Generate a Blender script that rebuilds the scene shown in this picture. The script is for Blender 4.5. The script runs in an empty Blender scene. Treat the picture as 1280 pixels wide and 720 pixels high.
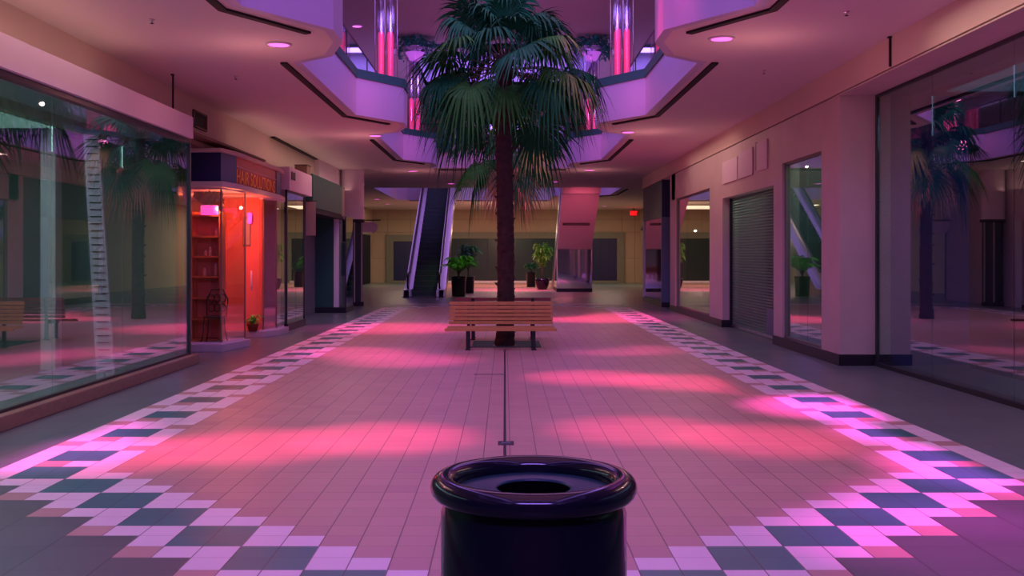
import bpy, bmesh, math, random
from mathutils import Vector, Matrix
PI = math.pi
R = math.radians
S = bpy.context.scene
COL = S.collection
F = 1280.0; VX = 631.0; VY = 320.0; EYE = 1.65

# ------------------------------------------------------------------ helpers
def link(o, parent=None):
    COL.objects.link(o)
    if parent is not None:
        o.parent = parent
    return o

def tag(o, label=None, cat=None, group=None, kind=None):
    if label: o['label'] = label
    if cat: o['category'] = cat
    if group: o['group'] = group
    if kind: o['kind'] = kind
    return o

def root(name, loc, label, cat, group=None):
    o = bpy.data.objects.new(name, None)
    o.empty_display_size = 0.2
    o.location = loc
    link(o)
    return tag(o, label, cat, group)

def wloc(o):
    v = Vector((0, 0, 0))
    while o is not None:
        v += Vector(o.location); o = o.parent
    return v

class MB:
    """collects shapes given in world coordinates, links them as one mesh object"""
    def __init__(s): s.v = []; s.f = []; s.m = []; s.sm = []
    def add(s, vs, fs, mi=0, smooth=False):
        n = len(s.v); s.v += [tuple(v) for v in vs]
        for f in fs:
            s.f.append(tuple(i + n for i in f)); s.m.append(mi); s.sm.append(smooth)
        return s
    def box(s, x0, x1, y0, y1, z0, z1, mi=0):
        if x0 > x1: x0, x1 = x1, x0
        if y0 > y1: y0, y1 = y1, y0
        v = [(x, y, z) for z in (z0, z1) for y in (y0, y1) for x in (x0, x1)]
        return s.add(v, [(0, 2, 3, 1), (4, 5, 7, 6), (0, 1, 5, 4), (2, 6, 7, 3), (0, 4, 6, 2), (1, 3, 7, 5)], mi)
    def prism(s, poly, z0, z1, mi=0):
        a = sum(poly[i][0] * poly[(i + 1) % len(poly)][1] - poly[(i + 1) % len(poly)][0] * poly[i][1] for i in range(len(poly)))
        if a < 0: poly = poly[::-1]
        n = len(poly)
        v = [(p[0], p[1], z0) for p in poly] + [(p[0], p[1], z1) for p in poly]
        f = [tuple(range(n))[::-1], tuple(range(n, 2 * n))]
        f += [(i, (i + 1) % n, n + (i + 1) % n, n + i) for i in range(n)]
        return s.add(v, f, mi)
    def prism_x(s, prof, x0, x1, mi=0):          # profile in (y, z), extruded along x
        n = len(prof)
        a = sum(prof[i][0] * prof[(i + 1) % n][1] - prof[(i + 1) % n][0] * prof[i][1] for i in range(n))
        if a < 0: prof = prof[::-1]
        v = [(x0, p[0], p[1]) for p in prof] + [(x1, p[0], p[1]) for p in prof]
        f = [tuple(range(n))[::-1], tuple(range(n, 2 * n))]
        f += [(i, (i + 1) % n, n + (i + 1) % n, n + i) for i in range(n)]
        return s.add(v, f, mi)
    def wall(s, path, th, z0, z1, mi=0):
        """ribbon of thickness th to the left of an open path of (x, y)"""
        off = []
        n = len(path)
        for i in range(n):
            p = Vector(path[i])
            d1 = (p - Vector(path[i - 1])).normalized() if i > 0 else None
            d2 = (Vector(path[i + 1]) - p).normalized() if i < n - 1 else None
            if d1 is None: d1 = d2
            if d2 is None: d2 = d1
            n1 = Vector((-d1.y, d1.x)); n2 = Vector((-d2.y, d2.x))
            b = (n1 + n2); b = b / max(b.length, 1e-6)
            k = th / max(b.dot(n1), .5)
            off.append(p + b * k)
        for i in range(n - 1):
            a, b = path[i], path[i + 1]; c, d = off[i + 1], off[i]
            s.prism([tuple(a), tuple(b), tuple(c), tuple(d)], z0, z1, mi)
        return s
    def lathe(s, cx, cy, prof, seg=32, mi=0, a0=0, a1=2 * PI, smooth=True):
        full = abs(a1 - a0 - 2 * PI) < 1e-6
        n = seg if full else seg + 1
        v = []
        for (r, z) in prof:
            for k in range(n):
                a = a0 + (a1 - a0) * k / seg
                v.append((cx + r * math.cos(a), cy + r * math.sin(a), z))
        f = []
        for i in range(len(prof) - 1):
            for k in range(seg):
                k2 = (k + 1) % n
                f.append((i * n + k, i * n + k2, (i + 1) * n + k2, (i + 1) * n + k))
        return s.add(v, f, mi, smooth)
    def tube(s, pts, r, seg=8, mi=0, caps=True):
        pts = [Vector(p) for p in pts]
        rr = r if isinstance(r, (list, tuple)) else [r] * len(pts)
        n = len(pts); v = []; up = Vector((0, 0, 1))
        for i, p in enumerate(pts):
            t = (pts[min(i + 1, n - 1)] - pts[max(i - 1, 0)]).normalized()
            u = t.cross(up)
            if u.length < .05: u = t.cross(Vector((1, 0, 0)))
            u.normalize(); w = u.cross(t)
            for k in range(seg):
                a = 2 * PI * k / seg
                v.append(p + u * (math.cos(a) * rr[i]) + w * (math.sin(a) * rr[i]))
        f = []
        for i in range(n - 1):
            for k in range(seg):
                k2 = (k + 1) % seg
                f.append((i * seg + k, i * seg + k2, (i + 1) * seg + k2, (i + 1) * seg + k))
        if caps:
            f.append(tuple(range(seg))[::-1]); f.append(tuple(range((n - 1) * seg, n * seg)))
        return s.add(v, f, mi, True)
    def build(s, name, mats, parent=None, bevel=0, fixn=False):
        me = bpy.data.meshes.new(name)
        if parent is None:
            xs = [p[0] for p in s.v]; ys = [p[1] for p in s.v]; zs = [p[2] for p in s.v]
            o0 = Vector(((min(xs) + max(xs)) / 2, (min(ys) + max(ys)) / 2, min(zs)))
        else:
            o0 = wloc(parent)
        me.from_pydata([(p[0] - o0.x, p[1] - o0.y, p[2] - o0.z) for p in s.v], [], s.f)
        if not isinstance(mats, (list, tuple)): mats = [mats]
        for m in mats: me.materials.append(m)
        for i, p in enumerate(me.polygons):
            p.material_index = s.m[i]; p.use_smooth = s.sm[i]
        me.validate()
        if fixn:
            b = bmesh.new(); b.from_mesh(me)
            bmesh.ops.recalc_face_normals(b, faces=b.faces); b.to_mesh(me); b.free()
        o = bpy.data.objects.new(name, me)
        link(o, parent)
        if parent is None: o.location = o0
        if bevel:
            md = o.modifiers.new('bevel', 'BEVEL'); md.width = bevel; md.segments = 2
            md.limit_method = 'ANGLE'; md.angle_limit = R(40)
        return o

def copy_tree(o, parent=None):
    c = o.copy(); link(c)
    if parent is not None: c.parent = parent
    for ch in list(o.children): copy_tree(ch, c)
    return c

# ------------------------------------------------------------------ materials
def new_mat(name):
    m = bpy.data.materials.new(name); m.use_nodes = True
    nt = m.node_tree; b = nt.nodes['Principled BSDF']
    return m, nt, b

def mat(name, col, rough=.5, metal=0, var=.08, scale=6, spec=.5, bump=0, coat=0, emit=None, es=0, trans=0):
    m, nt, b = new_mat(name)
    b.inputs['Roughness'].default_value = rough
    b.inputs['Metallic'].default_value = metal
    b.inputs['Specular IOR Level'].default_value = spec
    b.inputs['Coat Weight'].default_value = coat
    b.inputs['Transmission Weight'].default_value = trans
    tc = nt.nodes.new('ShaderNodeTexCoord')
    nz = nt.nodes.new('ShaderNodeTexNoise'); nz.inputs['Scale'].default_value = scale; nz.inputs['Detail'].default_value = 4
    nt.links.new(tc.outputs['Object'], nz.inputs['Vector'])
    mx = nt.nodes.new('ShaderNodeMix'); mx.data_type = 'RGBA'
    mx.inputs[6].default_value = tuple(max(0, c * (1 - var)) for c in col) + (1,)
    mx.inputs[7].default_value = tuple(min(1, c * (1 + var)) for c in col) + (1,)
    nt.links.new(nz.outputs['Fac'], mx.inputs[0])
    nt.links.new(mx.outputs[2], b.inputs['Base Color'])
    if bump:
        bp = nt.nodes.new('ShaderNodeBump'); bp.inputs['Strength'].default_value = bump; bp.inputs['Distance'].default_value = .01
        nt.links.new(nz.outputs['Fac'], bp.inputs['Height']); nt.links.new(bp.outputs['Normal'], b.inputs['Normal'])
    if emit:
        b.inputs['Emission Color'].default_value = tuple(emit) + (1,)
        b.inputs['Emission Strength'].default_value = es
    return m

def glass(name, tint, refl=.12, rough=0.0, ior=1.45):
    """thin architectural pane: transparent with a Fresnel reflection"""
    m, nt, b = new_mat(name)
    nt.nodes.remove(b)
    out = nt.nodes['Material Output']
    tr = nt.nodes.new('ShaderNodeBsdfTransparent'); tr.inputs['Color'].default_value = tuple(tint) + (1,)
    gl = nt.nodes.new('ShaderNodeBsdfGlossy'); gl.inputs['Roughness'].default_value = rough
    gl.inputs['Color'].default_value = (.9, 1, .95, 1)
    lw = nt.nodes.new('ShaderNodeLayerWeight'); lw.inputs['Blend'].default_value = .5
    fr = nt.nodes.new('ShaderNodeMath'); fr.operation = 'POWER'; fr.inputs[1].default_value = 4.5
    nt.links.new(lw.outputs['Facing'], fr.inputs[0])
    ad = nt.nodes.new('ShaderNodeMath'); ad.operation = 'ADD'; ad.use_clamp = True
    ad.inputs[1].default_value = refl
    nt.links.new(fr.outputs[0], ad.inputs[0])
    mx = nt.nodes.new('ShaderNodeMixShader')
    nt.links.new(ad.outputs[0], mx.inputs[0]); nt.links.new(tr.outputs[0], mx.inputs[1]); nt.links.new(gl.outputs[0], mx.inputs[2])
    nt.links.new(mx.outputs[0], out.inputs['Surface'])
    return m

def emitter(name, col, st):
    m, nt, b = new_mat(name)
    b.inputs['Base Color'].default_value = tuple(col) + (1,)
    b.inputs['Emission Color'].default_value = tuple(col) + (1,)
    b.inputs['Emission Strength'].default_value = st
    return m

TS = .22; TX0 = .04; TZ0 = 5.38        # paving module
def tile_mat(name, col, rough, var=.10, sx=TS, sy=TS, joint=.035, jcol=(.04, .03, .035), ox=TX0, oy=TZ0, cross=.45, spec=.5):
    m, nt, b = new_mat(name); N = nt.nodes; L = nt.links
    b.inputs['Roughness'].default_value = rough; b.inputs['Specular IOR Level'].default_value = spec
    geo = N.new('ShaderNodeNewGeometry')
    sep = N.new('ShaderNodeSeparateXYZ'); L.new(geo.outputs['Position'], sep.inputs[0])
    def line(sock, o, s, w):
        a = N.new('ShaderNodeMath'); a.operation = 'SUBTRACT'; a.inputs[1].default_value = o - 500 * s; L.new(sock, a.inputs[0])
        d = N.new('ShaderNodeMath'); d.operation = 'DIVIDE'; d.inputs[1].default_value = s; L.new(a.outputs[0], d.inputs[0])
        fr = N.new('ShaderNodeMath'); fr.operation = 'FRACT'; L.new(d.outputs[0], fr.inputs[0])
        c = N.new('ShaderNodeMath'); c.operation = 'COMPARE'; c.inputs[1].default_value = 0.0; c.inputs[2].default_value = w
        L.new(fr.outputs[0], c.inputs[0])
        fl = N.new('ShaderNodeMath'); fl.operation = 'FLOOR'; L.new(d.outputs[0], fl.inputs[0])
        return c.outputs[0], fl.outputs[0]
    lx, fx = line(sep.outputs[0], ox, sx, joint); ly, fy = line(sep.outputs[1], oy, sy, joint)
    cb = N.new('ShaderNodeCombineXYZ'); L.new(fx, cb.inputs[0]); L.new(fy, cb.inputs[1])
    wn = N.new('ShaderNodeTexWhiteNoise'); wn.noise_dimensions = '3D'; L.new(cb.outputs[0], wn.inputs['Vector'])
    nz = N.new('ShaderNodeTexNoise'); nz.inputs['Scale'].default_value = 1.4; nz.inputs['Detail'].default_value = 5; L.new(geo.outputs['Position'], nz.inputs['Vector'])
    av = N.new('ShaderNodeMath'); av.operation = 'ADD'; L.new(wn.outputs['Value'], av.inputs[0]); L.new(nz.outputs['Fac'], av.inputs[1])
    hf = N.new('ShaderNodeMath'); hf.operation = 'MULTIPLY'; hf.inputs[1].default_value = .5; L.new(av.outputs[0], hf.inputs[0])
    mx = N.new('ShaderNodeMix'); mx.data_type = 'RGBA'
    mx.inputs[6].default_value = tuple(c * (1 - var) for c in col) + (1,); mx.inputs[7].default_value = tuple(min(1, c * (1 + var)) for c in col) + (1,)
    L.new(hf.outputs[0], mx.inputs[0])
    cm = N.new('ShaderNodeMath'); cm.operation = 'MULTIPLY'; cm.inputs[1].default_value = cross; L.new(ly, cm.inputs[0])
    mm = N.new('ShaderNodeMath'); mm.operation = 'MAXIMUM'; L.new(lx, mm.inputs[0]); L.new(cm.outputs[0], mm.inputs[1])
    m2 = N.new('ShaderNodeMix'); m2.data_type = 'RGBA'; m2.inputs[7].default_value = tuple(jcol) + (1,)
    sc = N.new('ShaderNodeMath'); sc.operation = 'MULTIPLY'; sc.inputs[1].default_value = .75; L.new(mm.outputs[0], sc.inputs[0])
    L.new(sc.outputs[0], m2.inputs[0]); L.new(mx.outputs[2], m2.inputs[6]); L.new(m2.outputs[2], b.inputs['Base Color'])
    # roughness wear
    rr = N.new('ShaderNodeMapRange'); rr.inputs['To Min'].default_value = rough * .8; rr.inputs['To Max'].default_value = rough * 1.25
    L.new(nz.outputs['Fac'], rr.inputs['Value']); L.new(rr.outputs[0], b.inputs['Roughness'])
    return m

M = {}
M['tile_base'] = tile_mat('tile_base', (.52, .33, .27), .40, .10)
M['tile_red'] = tile_mat('tile_red', (.50, .30, .27), .42, .12)
M['tile_light'] = tile_mat('tile_light', (.80, .66, .72), .42, .06)
M['tile_dark'] = tile_mat('tile_dark', (.05, .20, .19), .35, .12)
M['tile_outer'] = tile_mat('tile_outer', (.11, .13, .13), .35, .12, sx=TS * 2, sy=TS * 2, joint=.02)
M['tile_side'] = tile_mat('tile_side', (.13, .185, .17), .30, .14, sx=.6, sy=.6, joint=.012, cross=1)
M['ceiling'] = mat('ceiling_paint', (.66, .60, .57), .8, var=.04, scale=.7)
M['wall'] = mat('beige_wall', (.62, .52, .42), .8, var=.06, scale=.8)
M['wallclad'] = mat('stone_cladding', (.56, .46, .42), .55, var=.14, scale=1.6)
M['farwall'] = mat('far_wall_panels', (.42, .33, .24), .75, var=.10, scale=.9)
M['bulk'] = mat('bulkhead_paint', (.50, .46, .62), .6, var=.02, scale=1)
M['teal'] = mat('teal_cap', (.018, .13, .105), .6, var=.15, scale=12)
M['black'] = mat('black_gloss', (.006, .006, .012), .12, var=.05, spec=.35)
M['blackm'] = mat('black_matt', (.010, .010, .012), .6, var=.2)
M['void'] = mat('liner_black', (.002, .002, .003), .9, spec=0)
M['slot'] = mat('slot_black', (.006, .005, .006), .8)
M['base'] = mat('black_base', (.012, .010, .016), .35)
M['frame'] = mat('dark_frame', (.03, .04, .04), .4, .4)
M['white'] = mat('white_paint', (.70, .66, .70), .5, var=.04)
M['pinkfascia'] = mat('pink_white_fascia', (.70, .58, .66), .6, var=.03)
M['navy'] = mat('navy_panel', (.012, .014, .085), .45, var=.1)
M['slate'] = mat('slate_blue_panel', (.10, .15, .21), .5, var=.1)
M['greenp'] = mat('grey_green_panel', (.012, .10, .07), .5, var=.1)
M['stone'] = mat('brown_stone_curb', (.26, .17, .10), .5, var=.35, scale=14)
M['plinth'] = mat('pale_plinth', (.45, .40, .42), .45, var=.12, scale=6)
M['redsign'] = mat('red_sign', (.42, .010, .03), .5, var=.15)
M['orange'] = mat('orange_letters', (.95, .36, .04), .5, var=.1)
M['pinkline'] = mat('pink_line', (.6, .15, .22), .5)
M['interior'] = mat('dark_interior', (.16, .20, .19), .8, var=.25, scale=1.5)
M['interior2'] = mat('navy_interior', (.02, .025, .06), .8, var=.25, scale=1.5)
M['salonwall'] = mat('salon_wall', (.72, .20, .13), .7, var=.06)
M['shelf'] = mat('shelf_wood', (.50, .16, .05), .5, var=.15)
M['bottle'] = mat('bottle', (.75, .35, .25), .3)
M['glass'] = glass('shop_glass', (.80, .90, .86), .26)
M['glassbay'] = glass('bay_glass', (.95, .95, .93), .07)
M['glassr'] = glass('dark_shop_glass', (.72, .80, .76), .24)
M['guard'] = glass('guard_glass', (.62, .58, .62), .10, .05)
M['acryl'] = glass('clear_acrylic', (.90, .82, .90), .16, .05)
M['mirror'] = mat('mirror', (.72, .70, .74), .04, 1, var=.02)
M['steel'] = mat('brushed_steel', (.55, .55, .62), .28, 1, var=.08, scale=30)
M['step'] = mat('step_metal', (.03, .075, .06), .6, 0, var=.2)
M['rubber'] = mat('black_rubber', (.012, .012, .012), .35)
M['wood'] = mat('oiled_wood', (.52, .27, .06), .45, var=.22, scale=9)
M['woodred'] = mat('red_brown_wood', (.24, .045, .03), .5, var=.2, scale=9)
M['trunk'] = mat('palm_trunk', (.042, .022, .014), .9, var=.55, scale=9, bump=1)
M['leaf'] = mat('palm_leaf', (.010, .125, .036), .6, var=.5, scale=3, spec=.1)
M['leaf2'] = mat('palm_leaf_olive', (.032, .17, .022), .6, var=.4, scale=3, spec=.1)
M['leafdry'] = mat('palm_leaf_dry', (.50, .38, .18), .7, var=.3, scale=4)
M['stem'] = mat('petiole', (.07, .09, .03), .5, var=.3)
M['fern'] = mat('fern_green', (.02, .30, .16), .5, var=.5, scale=5)
M['areca'] = mat('areca_leaf', (.15, .62, .06), .5, var=.4, scale=5)
M['arecad'] = mat('areca_dark', (.07, .30, .12), .5, var=.4, scale=5)
M['terracotta'] = mat('terracotta', (.22, .06, .03), .7)
M['candisc'] = mat('can_disc', (.010, .040, .055), .35, .0, var=.1, spec=.25)
M['down'] = emitter('downlight_glow', (1, .12, .80), 4.5)
M['neon'] = emitter('neon_pink', (1, .06, .28), 1.7)
M['bowlglow'] = emitter('bowl_glow', (.75, .18, 1), 1.3)
M['exit'] = emitter('exit_red', (1, .01, .015), 3.5)
M['lampglow'] = emitter('lampshade_glow', (1, .10, .62), 2.2)
M['darkgreen'] = mat('dark_green_glazing', (.022, .040, .038), .25, var=.2)
M['gframe'] = mat('grey_green_surround', (.17, .18, .14), .6, var=.1)
M['poster'] = mat('poster', (.16, .22, .30), .5, var=.8, scale=8)
M['grille'] = mat('grille_metal', (.17, .23, .20), .45, .3)
M['cardbrown'] = mat('brown_panel', (.20, .13, .08), .7)
M['signtan'] = mat('tan_banner', (.35, .30, .24), .7)
M['upwall'] = mat('upper_wall', (.58, .46, .40), .8, var=.05)

# ------------------------------------------------------------------ floor
fl = MB()
def row_y(r): return TZ0 + r * TS
RMIN, RMAX = -12, 136
def cell(c, r):
    """c counts from the centre outwards (0..17), r along the hall"""
    if r >= 124: rr = 133 - r           # the far corner mirrors the near one
    elif r >= 12:
        rr = (r - 13) % 5
        if c >= 15 and c <= 16 and rr in (0, 1): return 3
        if c in (14, 17) and rr in (0, 1): return 2
        if rr == 2: return 2 if c in (15, 16, 17) else (1 if c == 14 else 0)
        if rr == 3: return 2 if c in (14, 15, 16) else (1 if c in (13, 17) else 0)
        if rr == 4: return 2 if c in (14, 15, 17) else (1 if c in (16,) else 0)
        return 0
    else: rr = r
    k = rr // 2; o = c - 2 * k
    if rr % 2 == 0:
        if o == 2: return 1
        if o in (3, 4, 7): return 2
        if o in (5, 6): return 3
        if o >= 8: return 4
    else:
        if o in (4, 7, 8): return 2
        if o == 3: return 1
        if o in (5, 6): return 3
        if o == 9: return 1
        if o >= 10: return 4
    return 0
random.seed(4)
for r in range(RMIN, RMAX):
    for c in range(-18, 18):
        cc = c if c >= 0 else -c - 1
        k = cell(cc, r)
        if k == 0 and random.random() < .05: k = 1
        if r >= 134: k = 2
        x0 = TX0 + c * TS; y0 = row_y(r)
        fl.add([(x0, y0, 0), (x0 + TS, y0, 0), (x0 + TS, y0 + TS, 0), (x0, y0 + TS, 0)], [(0, 1, 2, 3)], k)
XA, XB = TX0 - 18 * TS, TX0 + 18 * TS
Y0, Y1 = row_y(RMIN), row_y(RMAX)
def quad(mb, x0, x1, y0, y1, mi): mb.add([(x0, y0, 0), (x1, y0, 0), (x1, y1, 0), (x0, y1, 0)], [(0, 1, 2, 3)], mi)
quad(fl, -9.5, XA, -8, 64, 5); quad(fl, XB, 10.5, -8, 64, 5)
quad(fl, XA, XB, -8, Y0, 4); quad(fl, XA, XB, Y1, 41.0, 5)
quad(fl, XA, XB, 41.0, 64, 0)
fl.box(-9.5, 10.5, -8, 64, -.2, -.01, 5)
o = fl.build('floor', [M['tile_base'], M['tile_red'], M['tile_light'], M['tile_dark'], M['tile_outer'], M['tile_side']])
o['kind'] = 'structure'
def struct(mb, name, m, **k):
    o = mb.build(name, m, **k); o['kind'] = 'structure'; return o
trim_n = [0]
def trim(mb, m, **k):
    trim_n[0] += 1
    return struct(mb, 'trim_%d' % trim_n[0], m, **k)
# seams in the paving
sm = MB(); sm.box(-.012, .012, 8.2, 18.0, 0, .0035); sm.box(-.43, 0, 14.26, 14.30, 0, .0035)
trim(sm, M['base'])
t = root('floor_outlet_cover', (0.01, 9.0, 0), 'small flat metal outlet cover set in the paving between bin and bench', 'floor cover')
MB().box(-.06, .08, 8.93, 9.10, 0, .006).build('cover_plate', M['frame'], t, bevel=.002)
MB().box(-.03, .05, 9.0, 9.03, .006, .010).build('lid', M['steel'], t)
# dark grate in the paving below the bench
g = MB(); g.box(-.60, -.21, 18.46, 19.85, 0, .006); g.box(.21, .66, 18.46, 19.85, 0, .006); g.box(-.21, .21, 18.46, 18.66, 0, .006); g.box(-.21, .21, 19.14, 19.85, 0, .006)
for i in range(20):
    xg = -.60 + i * .065
    if -.24 < xg < .21:
        g.box(xg, xg + .025, 18.48, 18.66, .006, .012); g.box(xg, xg + .025, 19.14, 19.83, .006, .012)
    else: g.box(xg, xg + .025, 18.48, 19.83, .006, .012)
gr = g.build('tree_grate', M['greenp']); tag(gr, 'dark square grate in the floor around the nearer palm trunk', 'grate')

# ------------------------------------------------------------------ ceilings, bulkheads
CH = 4.5; SLAB = 4.95; BT = 5.25; CT = 5.43
CC = -.08; SX = 2.92; TXX = 2.08
bumps = [2.6, 11.65, 20.65, 30.2]
def edge(side):
    p = [(CC + side * SX, -5.0)]
    for i, b in enumerate(bumps):
        for (o, y) in ((SX, 0), (TXX + .12, 1.05), (TXX, 1.25), (TXX, 2.0), (TXX + .30, 2.95), (SX, 3.45)):
            if i == 3 and y > 2.9: break
            p.append((CC + side * o, b + y))
    p[-1] = (p[-1][0], 32.4)
    p.append((CC + side * (TXX + .2), 33.1))
    return p
EL, ER = edge(-1), edge(1)
# ground floor ceiling = slab with the two openings
ce = MB()
EL2 = [(x - .03, y + .03) for x, y in EL]; ER2 = [(x + .03, y + .03) for x, y in ER]
ce.prism([(-9.5, -8), (-9.5, 33.1)] + EL2[::-1] + [(EL2[0][0], -8)], CH, SLAB)
ce.prism([(10.5, -8), (10.5, 33.1)] + ER2[::-1] + [(ER2[0][0], -8)], CH, SLAB)
ce.box(EL[0][0], ER[0][0], -8, -5, CH, SLAB)
ce.box(-9.5, 10.5, 33.13, 42.8, CH, SLAB)
OPEN2 = [(-5.5, 42.8), (-5.5, 51.6), (-5.0, 52.2), (2.3, 52.2), (2.3, 48.2), (4.4, 48.2), (4.9, 47.6), (4.9, 42.8)]
ce.prism([(-9.5, 42.8), (-9.5, 64), (0, 64), (0, 52.2)] + [(-5.0, 52.2), (-5.5, 51.6), (-5.5, 42.8)], CH, SLAB)
ce.prism([(10.5, 42.8), (10.5, 64), (0, 64), (0, 52.2), (2.3, 52.2), (2.3, 48.2), (4.4, 48.2), (4.9, 47.6), (4.9, 42.8)], CH, SLAB)
struct(ce, 'ceiling', M['ceiling'])
# bulkheads around the openings (structure) with dark teal caps
def grow(path, side, d): return [(x - side * d, y) for x, y in path]
struct(MB().wall(EL, .12, CH - .003, BT), 'wall_balcony_left', M['bulk'])
struct(MB().wall(ER[::-1], .12, CH - .003, BT), 'wall_balcony_right', M['bulk'])
struct(MB().wall([EL[-1], ER[-1]][::-1], -.12, CH - .003, BT), 'wall_balcony_bridge', M['ceiling'])
trim(MB().wall([(x + .03, y) for x, y in EL], .22, BT, CT), M['teal'])
trim(MB().wall([(x - .03, y) for x, y in ER][::-1], .22, BT, CT), M['teal'])
trim(MB().box(EL[-1][0] + .1, ER[-1][0] - .1, 33.05, 33.3, BT + .02, CT + .03), M['teal'])
struct(MB().wall([(4.88, 42.8), (4.88, 47.58), (4.38, 48.17), (2.27, 48.17), (2.27, 52.17), (-2.2, 52.17)], -.12, CH - .003, BT), 'wall_balcony_far', M['bulk'])
struct(MB().wall([(-4.3, 52.17), (-4.98, 52.17), (-5.47, 51.58), (-5.47, 42.8)], -.12, CH - .003, BT), 'wall_balcony_far', M['bulk'])
# planter tops of the bays on the upper floor
pt = MB()
for b in bumps[:3]:
    for s in (-1, 1):
        pt.prism([(CC + s * SX, b + .05), (CC + s * (TXX + .2), b + 1.1), (CC + s * (TXX + .1), b + 2.0), (CC + s * (TXX + .4), b + 2.9), (CC + s * SX, b + 3.4)], SLAB, BT - .03)
trim(pt, M['upwall'])

# slot diffusers in the ceiling following each bay
def slot(path, label, grp='black slot diffusers along the atrium edge'):
    # path ribbon .10 wide, sunk 1.5 cm under the ceiling
    o = MB().wall(path, .10, CH - .03, CH).build('ceiling_vent', M['slot'])
    return tag(o, label, 'air vent', grp)
where = ['nearest', 'second', 'third', 'fourth']
for side, nm in ((-1, 'left'), (1, 'right')):
    for i, b in enumerate(bumps):
        if i == 0: continue
        ystart = b - 5.6 if i else 3
        if i == 3: ystart = b - 5.2
        if i == 1: ystart = b + 3.8 - 9.05
        p = [(CC + side * (SX + .20), ystart), (CC + side * (SX + .20), b + .12), (CC + side * (TXX + .30), b + 1.35)]
        if side == -1: p = p
        else: p = p[::-1]
        p = p if side == -1 else p
        slot(p, 'black L-shaped slot in the ceiling by the %s balcony bay on the %s' % (where[i - 1], nm))
slot([(2.0, 33.75), (-2.2, 33.75)], 'black straight slot in the ceiling under the footbridge edge', None)
slot([(-2.2, 52.55), (-4.9, 52.55)][::-1][::-1], 'black slot in the far ceiling left of the rising escalator', None)
slot([(2.2, 52.55), (-2.1, 52.55)], 'black slot in the far ceiling between the two escalators', None)
slot([(5.15, 43.5), (5.15, 47.6), (4.5, 48.5), (4.1, 48.5)][::-1], 'black angled slot in the far ceiling right of the descending escalator', None)
# wall line slots
slot([(-5.48, 24.4), (-5.48, 30.0)], 'long thin black slot where the left wall meets the ceiling', None)

# upper floor
UH = 8.5
uc = MB()
uc.box(-9.5, -3.2, -8, 64, UH, UH + .3); uc.box(3.2, 10.5, -8, 64, UH, UH + .3)
uc.box(-3.2, 3.2, -8, -4, UH, UH + .3); uc.box(-3.2, 3.2, 25.5, 33.0, UH, UH + .3); uc.box(-3.2, 3.2, 42, 64, UH, UH + .3)
struct(uc, 'ceiling_upper', M['upwall'])
sk = MB()
for (y0, y1) in ((-4, 25.5), (33.0, 42)):
    sk.box(-3.3, -3.2, y0, y1, UH - .02, 10.0); sk.box(3.2, 3.3, y0, y1, UH - .02, 10.0)
    sk.box(-3.3, 3.3, y0 - .1, y0, UH - .02, 10.0); sk.box(-3.3, 3.3, y1, y1 + .1, UH - .02, 10.0)
struct(sk, 'wall_skylight', M['bulk'])
rf = MB(); rf.box(-3.4, 3.4, -4.2, 25.7, 10.0, 10.1); rf.box(-3.4, 3.4, 32.8, 42.2, 10.0, 10.1)
struct(rf, 'ceiling_skylight', M['upwall'])
trim(MB().box(-3.2, 3.2, 41.9, 42.0, UH - .12, UH).box(-3.2, 3.2, 33.0, 33.1, UH - .12, UH), M['teal'])
struct(MB().box(-9.5, 10.5, 63.0, 63.2, SLAB, UH), 'wall_upper_back', M['upwall'])
struct(MB().box(-9.5, -9.3, -8, 63, SLAB, UH), 'wall_upper_left', M['upwall'])
struct(MB().box(10.3, 10.5, -8, 63, SLAB, UH), 'wall_upper_right', M['upwall'])
struct(MB().box(-9.5, 10.5, -8.2, -8, 0, UH), 'wall_behind', M['wall'])

# glass guards on the upper floor
def railing(label, x=None, y0=0, y1=0, across=None, top=6.15):
    if across is None:
        t = root('glass_railing', (x, (y0 + y1) / 2, SLAB), label, 'railing', 'glass railings of the upper floor')
        n = max(1, int(round((y1 - y0) / 3)))
        for i in range(n):
            a = y0 + (y1 - y0) * i / n; b = y0 + (y1 - y0) * (i + 1) / n
            MB().box(x - .008, x + .008, a + .03, b - .03, SLAB + .06, top).build('glass_panel', M['guard'], t)
            MB().box(x - .02, x + .02, a - .015, a + .015, SLAB, top).build('post', M['frame'], t)
        MB().tube([(x, y0, top + .02), (x, y1, top + .02)], .025).build('handrail', M['frame'], t)
    else:
        xa, xb = across
        t = root('glass_railing', ((xa + xb) / 2, y0, SLAB), label, 'railing', 'glass railings of the upper floor')
        n = max(1, int(round((xb - xa) / 1.1)))
        for i in range(n):
            a = xa + (xb - xa) * i / n; b = xa + (xb - xa) * (i + 1) / n
            MB().box(a + .03, b - .03, y0 - .008, y0 + .008, SLAB + .06, top).build('glass_panel', M['guard'], t)
            MB().box(a - .015, a + .015, y0 - .02, y0 + .02, SLAB, top).build('post', M['frame'], t)
        MB().tube([(xa, y0, top + .02), (xb, y0, top + .02)], .025).build('handrail', M['frame'], t)
railing('clear glass balcony railing with grey rail along the upper left floor', -3.16, -4, 32.6)
railing('clear glass balcony railing with grey rail along the upper right floor', 3.0, -4, 32.6)
railing('glass railing crossing the footbridge behind the palm crown', None, 33.5, 0, (-2.9, 2.75), 5.95)
railing('far glass railing at the back edge of the footbridge', None, 42.5, 0, (-5.2, 2.2), 6.05)

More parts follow.
